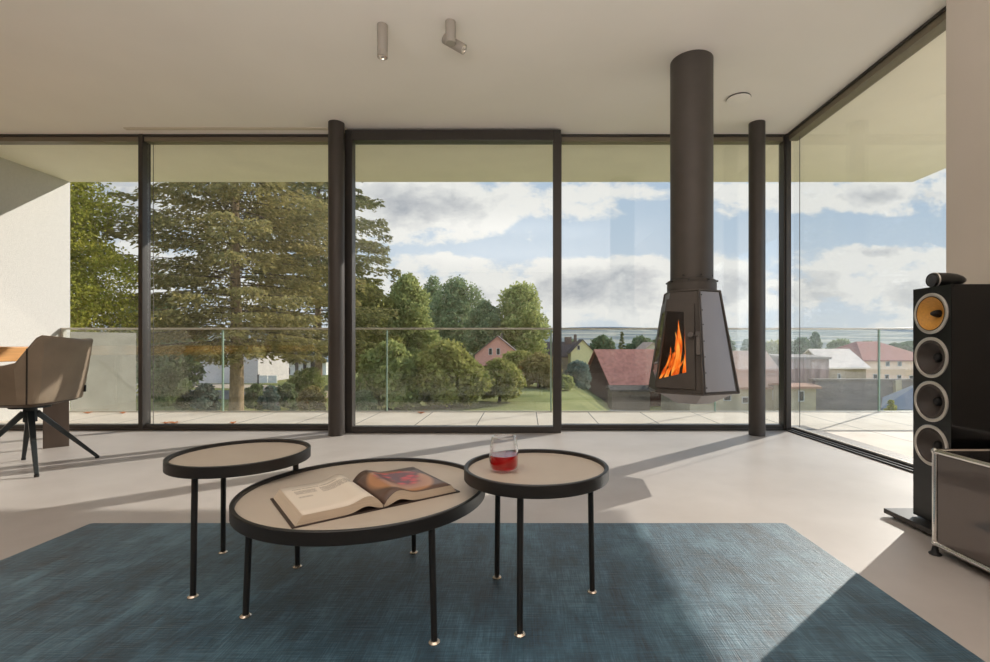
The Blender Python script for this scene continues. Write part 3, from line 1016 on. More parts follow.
# ------------------------------------------------------------------ loudspeaker
def speaker():
    A = Vector((1.731, 2.122, 0))                  # rear-left vertical edge seen from the camera
    B = Vector((1.727, 1.928, 0))                  # near front edge
    w = (B - A).length
    r = (B - A).normalized()                       # along the baffle
    n = Vector((r.y, -r.x, 0))                     # outward normal of the baffle
    if n.x > 0: n = -n
    z0, z1, dep = 0.045, 1.046, 0.36
    c = (A + B) / 2
    t = thing('floor_speaker', c - n * dep / 2, 'tall glossy black floor speaker with four round cones and a pod on top', 'loudspeaker')

    def P(a, d, z):
        """a across the baffle from A, d out of the baffle"""
        return A + r * a + n * d + Vector((0, 0, z))

    def blk(mb, a0, a1, d0, d1, za, zb_):
        vs = [P(a, d, z) for z in (za, zb_) for d in (d0, d1) for a in (a0, a1)]
        mb.add(vs, [(0, 2, 3, 1), (4, 5, 7, 6), (0, 1, 5, 4), (2, 6, 7, 3), (0, 4, 6, 2), (1, 3, 7, 5)])
        return mb
    cb = MB()
    blk(cb, 0, 0.014, -dep, 0.0, z0, z1); blk(cb, w - 0.014, w, -dep, 0.0, z0, z1)
    blk(cb, 0.014, w - 0.014, -dep, -dep + 0.014, z0, z1)
    blk(cb, 0.014, w - 0.014, -dep + 0.014, 0.0, z1 - 0.014, z1); blk(cb, 0.014, w - 0.014, -dep + 0.014, 0.0, z0, z0 + 0.014)
    cb.build('cabinet', M['gloss_black'], t)
    blk(MB(), 0.03, w - 0.03, -dep + 0.03, -0.03, 0.022, z0).build('plinth_neck', M['rubber'], t)
    # flat floor plinth
    pl = MB().box(1.672, 2.10, 1.86, 2.222, 0.014, 0.036)
    for px_, py_ in ((1.70, 1.89), (1.70, 2.19), (2.07, 1.89), (2.07, 2.19)):
        pl.tube((px_, py_, 0.0), (px_, py_, 0.015), 0.004, 0.012, 12)
    pl.build('floor_plinth', M['frame'], t, bevel=0.002)
    zc = [0.803 + (344 - py) * 1 / F * 2.02 for py in (313.5, 357.5, 401.5, 445.5)]
    # baffle with four round openings
    bf = MB()
    RH, NS = 0.0735, 48
    cuts = [z0 + 0.014] + [(zc[i] + zc[i + 1]) / 2 for i in (2, 1, 0)] + [z1 - 0.014]
    for i, z in enumerate(zc):
        lo, hi = cuts[3 - i], cuts[4 - i]
        if i == 3: lo = z - 0.09
        inner, outer = [], []
        for k in range(NS):
            ca, sa = math.cos(2 * PI * k / NS + PI / 4), math.sin(2 * PI * k / NS + PI / 4)
            inner.append((w / 2 + RH * ca, z + RH * sa))
            m_ = max(abs(ca), abs(sa))
            ox, oz = ca / m_, sa / m_
            outer.append((w / 2 + ox * (w / 2), z + oz * ((hi - z) if oz > 0 else (z - lo))))
        vs = [P(a, 0.0015, zz) for a, zz in outer] + [P(a, 0.0015, zz) for a, zz in inner] + [P(a, -0.012, zz) for a, zz in inner]
        fs = []
        for k in range(NS):
            j = (k + 1) % NS
            fs += [(k, j, NS + j, NS + k), (NS + k, NS + j, 2 * NS + j, 2 * NS + k)]
        bf.add(vs, fs)
    blk(bf, 0, w, -0.012, 0.0015, z1 - 0.014, z1)
    blk(bf, 0, w, -0.012, 0.0015, z0, zc[3] - 0.09)
    bf.build('baffle', M['baffle'], t)
    for i, z in enumerate(zc):
        Rr = 0.087
        Mx = Matrix.Translation(P(w / 2, 0.0017, z)) @ n.to_track_quat('Z', 'Y').to_matrix().to_4x4()
        ring = MB().lathe([(Rr - 0.014, 0.0), (Rr, 0.0), (Rr, 0.004), (Rr - 0.003, 0.0065), (Rr - 0.011, 0.0065), (Rr - 0.014, 0.003)], 64, Mx, closed=True).build('driver_ring', M['ring'], t, smooth=50)
        if i == 0:
            cone = [(Rr - 0.0142, 0.0045), (Rr - 0.0165, 0.003), (0.060, -0.006), (0.040, -0.019), (0.020, -0.033), (0.0, -0.036)]
            cm = M['kevlar']
        else:
            cone = [(Rr - 0.0142, 0.004), (Rr - 0.017, 0.005), (Rr - 0.024, 0.0055), (Rr - 0.029, -0.003), (0.040, -0.018), (0.022, -0.032), (0.0, -0.034)]
            cm = M['cone']
        cn = MB().lathe(cone, 64, Mx).build('cone', cm, ring, smooth=60)
        if i == 0:
            cn['label'] = 'yellow woven midrange cone'
            MB().lathe([(Rr - 0.0142, 0.0048), (Rr - 0.0142, 0.0062), (Rr - 0.0165, 0.0055), (Rr - 0.0165, 0.0045)], 64, Mx, closed=True).build('surround', M['rubber'], ring, smooth=50)
            MB().lathe([(0.016, -0.036), (0.016, -0.026), (0.013, -0.014), (0.007, -0.001), (0.0, 0.004)], 32, Mx).build('phase_plug', M['rubber'], ring, smooth=60)
        else:
            MB().lathe([(0.020, -0.033), (0.018, -0.022), (0.011, -0.015), (0.0, -0.012)], 32, Mx).build('dust_cap', M['rubber'], ring, smooth=60)
    # tweeter pod lying on top
    Mx = Matrix.Translation(P(w / 2 + 0.002, 0.004, z1 + 0.029)) @ (-n).to_track_quat('Z', 'Y').to_matrix().to_4x4()
    pod = MB().lathe([(0.0, 0.006), (0.024, 0.002), (0.0285, 0.0), (0.031, 0.006), (0.0315, 0.025), (0.031, 0.065), (0.027, 0.10), (0.019, 0.125), (0.010, 0.140), (0, 0.145)], 48, Mx).build('tweeter_pod', M['baffle'], t, smooth=50)
    MB().lathe([(0.0, -0.004), (0.012, -0.003), (0.021, 0.000), (0.0245, 0.0025), (0.0, 0.003)], 40, Mx).build('tweeter_grille', M['grille'], pod, smooth=60)
    MB().lathe([(0.031, 0.010), (0.0325, 0.012), (0.0325, 0.015), (0.031, 0.017)], 48, Mx, closed=True).build('pod_ring', M['ring'], pod, smooth=60)
    blk(MB(), w / 2 - 0.012, w / 2 + 0.014, -0.11, -0.03, z1 - 0.001, z1 + 0.004).build('pod_foot', M['rubber'], t)
speaker()


# ------------------------------------------------------------------ sideboard
def sideboard():
    x0, x1, y1, y0, zb, zt = 1.562, 2.09, 1.813, 0.30, 0.042, 0.394
    t = thing('sideboard', ((x0 + x1) / 2, (y0 + y1) / 2, 0), 'low dark grey metal sideboard with chrome tube edges in front of the speaker', 'sideboard')
    rr = 0.0095
    ym = (y0 + y1) / 2
    tb = MB()
    for z in (zb, zt):
        for x in (x0, x1):
            tb.tube((x, y0, z), (x, y1, z), rr, n=14)
        for y in (y0, ym, y1):
            tb.tube((x0, y, z), (x1, y, z), rr, n=14)
    for x in (x0, x1):
        for y in (y0, ym, y1):
            tb.tube((x, y, zb), (x, y, zt), rr, n=14)
    tb.build('tube_frame', M['chrome'], t, smooth=40)
    for x in (x0, x1):
        for y in (y0, ym, y1):
            for z in (zb, zt):
                MB().lathe([(0.0125 * math.sin(PI * k / 8), -0.0125 * math.cos(PI * k / 8)) for k in range(9)], 16, Matrix.Translation((x, y, z))).build('connector_ball', M['chrome'], t, smooth=80)
            f = MB().lathe([(0, 0.0), (0.020, 0.0), (0.021, 0.004), (0.012, 0.012), (0.009, 0.030), (0, 0.030)], 20, Matrix.Translation((x, y, 0.0002)))
            f.build('foot', M['rubber'], t, smooth=40)
    for a, b in ((y0, ym), (ym, y1)):
        MB().box(x0 - 0.002, x0 + 0.004, a + 0.012, b - 0.012, zb + 0.010, zt - 0.010).build('front_panel', M['panel'], t, bevel=0.001)
    for y in (y0, y1):
        MB().box(x0 + 0.012, x1 - 0.012, y - 0.003, y + 0.003, zb + 0.011, zt - 0.011).build('end_panel', M['panel'], t)
    MB().box(x0 + 0.012, x1 - 0.012, y0 + 0.012, y1 - 0.012, zt - 0.004, zt + 0.004).build('top_panel', M['paneltop'], t)
    MB().box(x1 - 0.003, x1 + 0.003, y0 + 0.012, y1 - 0.012, zb + 0.011, zt - 0.011).build('back_panel', M['panel'], t)
    MB().box(x0 + 0.012, x1 - 0.012, y0 + 0.012, y1 - 0.012, zb - 0.003, zb + 0.003).build('bottom_panel', M['paneltop'], t)
sideboard()


# ------------------------------------------------------------------ dining table and swivel chair
def dining():
    xe, y0, y1 = -3.54, 2.75, 3.72
    t = thing('dining_table', (-4.4, 3.3, 0), 'thick oak dining table end seen behind the leather swivel chair', 'table')
    MB().box(-5.38, xe, y0, y1, 0.682, 0.783).build('tabletop', M['wood'], t, bevel=0.006)
    for cx_, cy_, rot in ((-3.66, 3.70, 46), (-3.80, 2.98, -46), (-5.1, 3.72, -46), (-5.1, 2.98, 46)):
        MB().box(cx_ - 0.073, cx_ + 0.073, cy_ - 0.02, cy_ + 0.02, 0.0, 0.682, rot=R(rot)).build('leg', M['bronze'], t, bevel=0.003)
dining()


def chair():
    c = Vector((-3.215, 3.08, 0))
    t = thing('swivel_chair', c, 'taupe leather swivel chair with four slanted metal legs at the dining table', 'chair')
    rot = R(7)
    # local: b backwards (+X world), s towards the viewer (-Y world)
    def W(b, s, z):
        p = Vector((b, -s, 0)); p.rotate(Matrix.Rotation(rot, 3, 'Z'))
        return c + p + Vector((0, 0, z))
    # outline of the shell: (b, s) bottom, (b, s) top, top height
    near = [(-0.21, 0.205, -0.25, 0.262, 0.662), (-0.08, 0.21, -0.09, 0.266, 0.668), (0.06, 0.21, 0.07, 0.262, 0.674), (0.115, 0.212, 0.145, 0.276, 0.690), (0.15, 0.207, 0.19, 0.252, 0.775),
            (0.172, 0.198, 0.220, 0.226, 0.840), (0.184, 0.182, 0.238, 0.206, 0.857), (0.192, 0.150, 0.262, 0.035, 0.842), (0.186, 0.06, 0.258, -0.05, 0.836)]
    far = [(0.165, -0.165, 0.226, -0.178, 0.842), (0.155, -0.178, 0.212, -0.196, 0.838), (0.13, -0.195, 0.17, -0.225, 0.775), (0.10, -0.205, 0.125, -0.25, 0.690),
           (0.05, -0.21, 0.06, -0.262, 0.674), (-0.08, -0.21, -0.09, -0.266, 0.668), (-0.21, -0.205, -0.25, -0.262, 0.662)]
    prof = near + far
    nv = 6
    vs, fs = [], []
    for (b0, s0, b1, s1, zt) in prof:
        for k in range(nv + 1):
            v = k / nv
            e = v ** 0.85
            vs.append(W(b0 + (b1 - b0) * e, s0 + (s1 - s0) * e, 0.435 + (zt - 0.435) * v))
    n = len(prof)
    for i in range(n - 1):
        for k in range(nv):
            a = i * (nv + 1) + k
            fs.append((a, a + nv + 1, a + nv + 2, a + 1))
    sh = MB().add(vs, fs).build('shell', M['leather'], t, smooth=14)
    so = sh.modifiers.new('thickness', 'SOLIDIFY'); so.thickness = 0.034; so.offset = 0
    be = sh.modifiers.new('bevel', 'BEVEL'); be.width = 0.011; be.segments = 3; be.limit_method = 'ANGLE'; be.angle_limit = R(50)
    # under-seat pan, tapering to the hub, following the same outline
    ring0 = [W(a, b, 0.450) for a, b, *_ in prof]
    ring1 = [W(a * 0.97, b * 0.97, 0.425) for a, b, *_ in prof]
    ring2 = [W(a * 0.55, b * 0.55, 0.404) for a, b, *_ in prof]
    pan = MB().add(ring0 + ring1 + ring2, [(i, (i + 1) % n, n + (i + 1) % n, n + i) for i in range(n)] + [(n + i, n + (i + 1) % n, 2 * n + (i + 1) % n, 2 * n + i) for i in range(n)] + [tuple(range(n)), tuple(range(2 * n, 3 * n))])
    pan.build('seat_pan', M['leather_dark'], t, smooth=30)
    # cushion
    cu = MB()
    r0 = [W(a * 0.9 - 0.02, b * 0.9, 0.452) for a, b, *_ in prof]
    r1 = [W(a * 0.9 - 0.02, b * 0.9, 0.500) for a, b, *_ in prof]
    cu.add(r0 + r1, [(i, (i + 1) % n, n + (i + 1) % n, n + i) for i in range(n)] + [tuple(range(n)), tuple(range(n, 2 * n))])
    cu.build('seat_cushion', M['leather'], t, bevel=0.015, seg=3)
    # seams on the outside
    def seam(i, off):
        sm = MB()
        b0, s0, b1, s1, zt = prof[i]
        pts = []
        for k in range(9):
            v = k / 8
            e = v ** 0.85
            l = math.hypot(b0, s0)
            pts.append(W(b0 + (b1 - b0) * e, s0 + (s1 - s0) * e, 0.435 + (zt - 0.435) * v) + (W(b0, s0, 0) - c).normalized() * off)
        sm.path(pts, [0.004] * 9, 8)
        sm.build('seam', M['seam'], t)
    seam(4, 0.018); seam(11, 0.018)
    # small label tab
    p = W(0.182, -0.172, 0.50)
    MB().box(p.x - 0.004, p.x + 0.022, p.y - 0.004, p.y + 0.004, p.z - 0.025, p.z + 0.02).build('fabric_tab', M['rubber'], t)
    # hub and four legs
    hub = MB().tube(c + Vector((0, 0, 0.300)), c + Vector((0, 0, 0.405)), 0.034, n=28).tube(c + Vector((0, 0, 0.392)), c + Vector((0, 0, 0.408)), 0.10, n=28)
    hub.build('hub', M['chairleg'], t, smooth=40)
    ends = [(-3.02, 3.345), (-2.955, 2.868), (-3.48, 3.29), (-3.41, 2.815)]
    for x, y in ends:
        e = Vector((x, y, 0.014)); d = (Vector((x, y, 0)) - c); d.z = 0; d.normalize()
        s = c + d * 0.028 + Vector((0, 0, 0.362))
        l = MB().tube(s, e, 0.024, 0.014, 4, sq=True).build('leg', M['chairleg'], t, bevel=0.003)
        MB().tube((x, y, 0.0003), (x, y, 0.016), 0.012, n=14).build('glide', M['rubber'], l)
chair()


# ------------------------------------------------------------------ fallen leaves on the terrace
def fallen_leaves():
    spots_ = [(88, 413, 'orange fallen leaf on the terrace beside the low parapet'), (123, 412, 'orange fallen leaf on the terrace left of the dark window mullion'),
              (166, 427, 'first of two curled brown leaves on the terrace at the window foot'), (174, 427, 'second of two curled brown leaves on the terrace at the window foot'),
              (233, 426, 'single orange leaf lying outside below the pane with the conifer'), (421, 411.5, 'small dry leaf near the glass railing behind the sliding door')]
    rnd = random.Random(3)
    for px, py, lab in spots_:
        Y = EYE * F / (py - 344)
        Y = min(Y, 5.50)
        p = Vector(((px - 526) / F * Y, Y, 0.012 if Y < 4.7 else 0.0))
        if Y < 4.7: p.y = 4.80; p.x = (px - 526) / F * 4.80; p.z = 0.0
        a = rnd.uniform(0, 6); s = rnd.uniform(0.045, 0.06)
        vs, fs = [], []
        ol = [(-1, 0), (-0.55, 0.5), (-0.1, 0.38), (0.2, 0.66), (0.5, 0.3), (1, 0.05), (0.5, -0.32), (0.2, -0.6), (-0.1, -0.4), (-0.55, -0.46)]
        for (x, y) in ol:
            z = 0.006 + 0.018 * (x * x * 0.6 + y * y * 1.6) * 1.0
            vs.append(p + Vector(((x * math.cos(a) - y * math.sin(a)) * s, (x * math.sin(a) + y * math.cos(a)) * s, z)))
        vs.append(p + Vector((0, 0, 0.001)))
        n = len(ol)
        fs = [(i, (i + 1) % n, n) for i in range(n)]
        o = MB().add(vs, fs).build('fallen_leaf', M['dryleaf'], loc=p)
        so = o.modifiers.new('thickness', 'SOLIDIFY'); so.thickness = 0.002; so.offset = 1
        tag(o, lab, 'leaf', 'fallen leaves on the terrace')
fallen_leaves()

# ------------------------------------------------------------------ landscape
def sm(a, b, x):
    t = min(1, max(0, (x - a) / (b - a)))
    return t * t * (3 - 2 * t)


def ground_z(x, y):
    z = -3.0 - 3.2 * sm(3.5, 9.0, x) * sm(10, 16, y)
    if y > 80:
        z += (-7.5 - z) * sm(80, 170, y)
    if y > 230:
        ks = [(230, -7.5), (600, -2.0), (1000, 7.0), (2000, 36.0), (3200, 96.0), (3600, 100.0)]
        for (ya, za), (yb, zb) in zip(ks, ks[1:]):
            if ya <= y <= yb:
                z = za + (zb - za) * (y - ya) / (yb - ya)
        if y > 3600: z = 100
    return z


def landscape():
    m, nt, b = new_mat('meadow_and_fields')
    tc = nt.nodes.new('ShaderNodeTexCoord')
    n = nt.nodes.new('ShaderNodeTexNoise'); n.inputs['Scale'].default_value = 0.25; n.inputs['Detail'].default_value = 8
    nt.links.new(tc.outputs['Object'], n.inputs['Vector'])
    cr = nt.nodes.new('ShaderNodeValToRGB')
    cr.color_ramp.elements[0].position = 0.3; cr.color_ramp.elements[0].color = S((98, 104, 56))
    cr.color_ramp.elements[1].position = 0.7; cr.color_ramp.elements[1].color = S((150, 146, 92))
    nt.links.new(n.outputs['Fac'], cr.inputs[0])
    # distant fields: broad patches stretched across the view
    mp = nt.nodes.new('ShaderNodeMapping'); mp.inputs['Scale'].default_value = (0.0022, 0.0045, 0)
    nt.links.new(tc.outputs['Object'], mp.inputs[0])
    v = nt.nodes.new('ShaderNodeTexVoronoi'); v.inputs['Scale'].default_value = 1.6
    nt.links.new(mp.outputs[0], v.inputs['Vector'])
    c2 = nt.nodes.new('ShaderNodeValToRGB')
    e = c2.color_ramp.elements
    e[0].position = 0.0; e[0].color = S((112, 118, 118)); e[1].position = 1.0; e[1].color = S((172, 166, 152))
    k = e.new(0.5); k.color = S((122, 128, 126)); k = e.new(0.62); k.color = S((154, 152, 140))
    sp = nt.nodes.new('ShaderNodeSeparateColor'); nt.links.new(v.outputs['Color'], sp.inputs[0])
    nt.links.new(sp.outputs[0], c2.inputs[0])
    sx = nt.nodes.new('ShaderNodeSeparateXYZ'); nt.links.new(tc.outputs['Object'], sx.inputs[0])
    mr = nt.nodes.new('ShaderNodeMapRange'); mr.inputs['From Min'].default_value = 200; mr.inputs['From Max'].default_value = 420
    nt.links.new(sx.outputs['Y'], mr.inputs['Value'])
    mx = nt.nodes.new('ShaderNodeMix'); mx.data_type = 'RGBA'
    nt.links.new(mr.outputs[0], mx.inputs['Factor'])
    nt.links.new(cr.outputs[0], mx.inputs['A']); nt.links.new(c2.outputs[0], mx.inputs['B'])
    nt.links.new(mx.outputs['Result'], b.inputs['Base Color'])
    b.inputs['Roughness'].default_value = 1.0
    b.inputs['Specular IOR Level'].default_value = 0.1
    ys = [-60, -20, 0, 8, 10, 12, 14, 16] + list(range(20, 180, 6)) + [190, 210, 230, 260, 300, 360, 430, 520, 600, 700, 850, 1000, 1250, 1500, 2000, 2500, 3200, 3600]
    ts = np.linspace(-1, 1, 61)
    vs, fs = [], []
    rnd = random.Random(2)
    for y in ys:
        w = 60 + abs(y) * 1.6
        for k_, t_ in enumerate(ts):
            x = w * t_
            z = ground_z(x, y)
            if y > 500: z += 0.004 * y * math.sin(x * 0.004 + y * 0.01) * (0.5 if y < 3000 else 1.0)
            vs.append((x, y, z))
    n_ = len(ts)
    for j in range(len(ys) - 1):
        for k_ in range(n_ - 1):
            fs.append((j * n_ + k_, j * n_ + k_ + 1, (j + 1) * n_ + k_ + 1, (j + 1) * n_ + k_))
    struct(MB().add(vs, fs).build('ground', m, smooth=60))
    # wooded ridge on the horizon, distance haze put into its bluish colour
    hm = pm('hazy_ridge', (92, 108, 122), 1.0, var=0.15, scale=0.006, spec=0.0)
    vs, fs = [], []
    N = 90
    for k in range(N + 1):
        x = -5200 + 10400 * k / N
        top = 98 + 26 * math.sin(x * 0.0011 + 0.6) + 12 * math.sin(x * 0.0031) + (22 if x > 1200 else 0) * sm(1200, 2200, x)
        vs += [(x, 3300, 60), (x, 3500, top * 0.93), (x, 3700, top), (x, 4300, 40)]
    for k in range(N):
        for j in range(3):
            fs.append((k * 4 + j, (k + 1) * 4 + j, (k + 1) * 4 + j + 1, k * 4 + j + 1))
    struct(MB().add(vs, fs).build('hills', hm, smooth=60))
    # tan gravel path and grey lane past the garage
    pth = MB()
    def strip(mb, pts, w, dz):
        a, b_ = [], []
        for (x, y) in pts:
            a.append((x, y - w, ground_z(x, y) + dz)); b_.append((x, y + w, ground_z(x, y) + dz))
        nn = len(pts)
        mb.add(a + b_ + [(p[0], p[1], p[2] - 0.3) for p in a + b_], [(i, i + 1, nn + i + 1, nn + i) for i in range(nn - 1)] + [(i, i + 1, 2 * nn + i + 1, 2 * nn + i) for i in range(nn - 1)])
    strip(pth, [(-40, 43), (-30, 43.5), (-24, 42), (-18, 38), (-14, 35)], 1.8, 0.03)
    struct(pth.build('path', pm('gravel_path', (186, 164, 140), 0.95, var=0.15, scale=3)))
    rd = MB()
    strip(rd, [(-40, 37.5), (-30, 37.5), (-24, 36.5), (-19, 34), (-15, 31)], 2.2, 0.02)
    struct(rd.build('road', pm('asphalt_lane', (128, 120, 116), 0.95, var=0.1, scale=2)))
    rd = MB()
    strip(rd, [(3, 46), (8, 45), (14, 43), (20, 41)], 2.4, 0.25)
    struct(rd.build('road_street', pm('asphalt_street', (128, 122, 118), 0.95, var=0.1, scale=2)))
landscape()

rng = np.random.default_rng(7)


def cards(P, size, aspect, r, up_bias=0.0, dirs=None):
    """leaf cards: P (n,3) centres -> verts, quads (diamond shaped)"""
    n = len(P)
    if dirs is None:
        a = r.normal(size=(n, 3))
    else:
        a = dirs + 0.35 * r.normal(size=(n, 3))
    a /= np.linalg.norm(a, axis=1, keepdims=True) + 1e-9
    b = r.normal(size=(n, 3))
    b -= (b * a).sum(1, keepdims=True) * a
    b /= np.linalg.norm(b, axis=1, keepdims=True) + 1e-9
    s = size * r.uniform(0.6, 1.3, size=(n, 1))
    A = a * s; B = b * s * aspect
    V = np.stack([P - A, P + B - A * 0.1, P + A, P - B - A * 0.1], axis=1).reshape(-1, 3)
    Q = np.arange(4 * n).reshape(n, 4)
    return V, Q


def blob_points(n, centers, radii, r):
    k = len(centers)
    w = np.array([rr[0] * rr[1] + rr[0] * rr[2] for rr in radii]); w = w / w.sum()
    idx = r.choice(k, size=n, p=w)
    d = r.normal(size=(n, 3)); d /= np.linalg.norm(d, axis=1, keepdims=True)
    rad = r.uniform(0.0, 1.0, size=(n, 1)) ** 0.28
    rad = rad * (1 + 0.10 * r.normal(size=(n, 1)))
    return np.array(centers)[idx] + d * rad * np.array(radii)[idx]


LM = {}
def lm(key, c1, c2, tr=0.35):
    if key not in LM:
        LM[key] = leaf_mat('leaves_' + key, c1, c2, tr)
    return LM[key]


BARK = pm('bark', (150, 126, 96), 0.95, var=0.3, scale=6, stretch=(3, 3, 0.6), bump=0.6, bscale=18)
BARKD = pm('dark_bark', (78, 66, 54), 0.95, var=0.3, scale=6)


def broadleaf(name, px, ptop, wpx, Y, label, mat, n=9000, leaf=None, zbase=None, seed=0, clumps=16, cat='tree', shape=1.0, trunk=True, low=0.12, group='trees and shrubs beyond the terrace'):
    """a tree whose crown spans wpx pixels at distance Y, top at image row ptop"""
    r = np.random.default_rng(seed + 11)
    x = (px - 526) / F * Y
    zg = ground_z(x, Y) if zbase is None else zbase
    ztop = EYE + (344 - ptop) / F * Y
    W = wpx / F * Y / 2
    Ht = ztop - zg
    cen, rad = [], []
    zc0 = zg + Ht * low
    for i in range(clumps):
        v = (i + 0.5) / clumps
        z = zc0 + (ztop - zc0) * (0.12 + 0.76 * v)
        prof = math.sin(PI * min(1, (0.22 + 0.78 * v)) ** shape) ** 0.6 if v < 0.98 else 0.3
        rr = W * max(0.18, prof) * 0.62
        a = i * 2.4 + r.uniform(0, 0.7)
        cen.append((x + math.cos(a) * rr, Y + math.sin(a) * rr, z))
        k = W * r.uniform(0.26, 0.50)
        kz = min(k * 0.85, Ht * 0.22)
        rad.append((k, k, kz))
    cen.append((x, Y, (zc0 + ztop) / 2)); rad.append((W * 0.60, W * 0.60, (ztop - zc0) * 0.36))
    cen.append((x, Y, ztop - W * 0.25)); rad.append((W * 0.32, W * 0.32, W * 0.28))
    P = blob_points(n, cen, rad, r)
    P[:, 2] = np.maximum(P[:, 2], zg + 0.05)
    size = leaf or max(0.10, 2.2 / F * Y)
    V, Q = cards(P, size, 0.62, r)
    t = thing(name, (x, Y, zg), label, cat, group)
    np_mesh('foliage', V - np.array([x, Y, zg]), Q, mat, t, (x, Y, zg))
    if trunk:
        tr = MB()
        rt = max(0.06, W * 0.07)
        tr.path([(x, Y, zg - 0.2), (x + 0.05 * W, Y, zg + Ht * 0.25), (x - 0.03 * W, Y, zg + Ht * 0.6), (x, Y, zg + Ht * 0.85)], [rt, rt * 0.8, rt * 0.5, rt * 0.15], 10)
        for k in range(5):
            a = k * 1.3 + 0.4
            tr.path([(x, Y, zg + Ht * (0.25 + 0.1 * k)), (x + math.cos(a) * W * 0.35, Y + math.sin(a) * W * 0.35, zg + Ht * (0.40 + 0.1 * k)), (x + math.cos(a) * W * 0.6, Y + math.sin(a) * W * 0.6, zg + Ht * (0.48 + 0.1 * k))], [rt * 0.4, rt * 0.25, rt * 0.08], 7)
        tr.build('trunk', BARKD, t, smooth=60)
    return t


def conifer(px, Y, Htot, Lmax, label, mat, seed=0, nb=190, per=210, name='fir_tree', card=0.17, z_first=1.2, rt=0.3, trunk_mat=BARK, wide=0.55, gap=(0, 0)):
    r = np.random.default_rng(seed)
    x = (px - 526) / F * Y
    zg = ground_z(x, Y)
    t = thing(name, (x, Y, zg), label, 'tree', 'trees and shrubs beyond the terrace')
    tr = MB()
    K = 10
    tr.path([(x + 0.05 * math.sin(k), Y, zg - 0.3 + (Htot + 0.3) * k / K) for k in range(K + 1)], [rt * (1 - 0.93 * (k / K) ** 0.9) for k in range(K + 1)], 14)
    tr.build('trunk', trunk_mat, t, smooth=60)
    br = MB()
    PP, DD = [], []
    for i in range(nb):
        h = z_first + (Htot - z_first) * ((i + r.uniform(0, 1)) / nb) ** 1.05
        f = h / Htot
        Lb = Lmax * min(1.0, (1 - f) / (1 - wide) if f > wide else 1.0) * (0.72 + 0.28 * min(1, f / 0.25)) * r.uniform(0.72, 1.1)
        Lb = max(Lb, 0.25)
        a = i * 2.39996 + r.uniform(-0.5, 0.5)
        da = np.array([math.cos(a), math.sin(a), 0])
        side = np.array([-math.sin(a), math.cos(a), 0])
        dro = r.uniform(0.12, 0.30)
        pts = []
        for k in range(6):
            s = k / 5
            z = zg + h + Lb * (0.10 * s - dro * 1.5 * s * s + dro * 0.75 * s ** 3)
            pts.append(np.array([x, Y, 0]) + da * Lb * s + side * 0.05 * Lb * math.sin(3 * s + i) + np.array([0, 0, z]))
        br.path([tuple(p) for p in pts], [max(0.012, 0.035 * (1 - 0.85 * k / 5) * min(1, Lb / 3)) for k in range(6)], 5)
        m = max(12, int(per * Lb / Lmax))
        s = r.uniform(0.18, 1.0, size=m) ** 0.8
        idx = np.minimum((s * 5).astype(int), 4); fr = s * 5 - idx
        arr = np.array(pts)
        base = arr[idx] * (1 - fr[:, None]) + arr[idx + 1] * fr[:, None]
        wspread = (0.30 * Lb * (1.08 - s) ** 0.7 * np.minimum(1, s * 3 + 0.25))[:, None]
        lat = r.uniform(-1, 1, size=(m, 1))
        hang = -np.abs(r.normal(size=(m, 1))) * (0.10 + 0.05 * Lb) * 0.6
        P = base + side * lat * wspread + np.array([0, 0, 1]) * (hang - 0.12 * np.abs(lat) * wspread)
        PP.append(P)
        DD.append(da * 0.8 + side * lat * 0.8 + np.array([0, 0, -0.35]))
    br.build('branches', BARKD, t)['kind'] = 'stuff'
    P = np.concatenate(PP); D = np.concatenate(DD)
    V, Q = cards(P, card, 0.42, r, dirs=D)
    np_mesh('needles', V - np.array([x, Y, zg]), Q, mat, t, (x, Y, zg))
    return t


FIR = lm('fir', (96, 98, 62), (186, 170, 112), 0.4)
FIR2 = lm('fir_dark', (84, 92, 62), (160, 154, 100), 0.4)
YG = lm('yellow_green', (112, 120, 44), (200, 190, 88), 0.5)
MG = lm('mid_green', (122, 134, 84), (194, 194, 124), 0.5)
DG = lm('dark_green', (106, 120, 90), (162, 172, 124), 0.45)
OL = lm('olive', (120, 124, 70), (192, 184, 110), 0.45)
RD = lm('reddish', (132, 122, 78), (184, 168, 110), 0.45)
BG = lm('blue_green', (98, 114, 106), (154, 166, 152), 0.35)
FAR = lm('far_green', (96, 112, 82), (142, 152, 112), 0.3)

broadleaf('deciduous_tree', 40, 122, 160, 17, 'yellow green leafy tree between the white terrace wall and the first mullion', YG, n=80000, leaf=0.058, seed=1, clumps=26, shape=1.0, low=0.05)
conifer(236, 24, 19.5, 5.7, 'tall wide fir with thick bare trunk seen through the second pane', FIR, seed=3, nb=190, per=420, rt=0.36, z_first=3.4, wide=0.62, card=0.125)
conifer(318, 35, 22.0, 5.6, 'dark fir with slimmer trunk standing behind the wide fir', FIR2, seed=9, nb=170, per=300, rt=0.3, z_first=3.0, wide=0.6, card=0.16)
conifer(394, 72, 15.4, 3.0, 'slim spruce whose pointed tip rises above the hedge trees', FIR2, seed=5, nb=70, per=60, rt=0.18, card=0.26, name='spruce_tree', z_first=2, wide=0.15)
broadleaf('deciduous_tree', 160, 300, 90, 34, 'dark leafy tree low behind the left boughs of the wide fir', DG, n=14000, leaf=0.16, seed=21)
broadleaf('deciduous_tree', 368, 282, 72, 44, 'olive tree just right of the sliding door stile', OL, n=22000, leaf=0.15, seed=2, low=0.02)
broadleaf('deciduous_tree', 408, 274, 62, 46, 'tall narrow olive green tree beside the dark round tree', MG, n=20000, leaf=0.17, seed=4, shape=0.8, low=0.02)
broadleaf('deciduous_tree', 433, 276, 36, 128, 'thin treetop peeking out between the narrow tree and the dark round tree', DG, n=5000, leaf=0.34, seed=6)
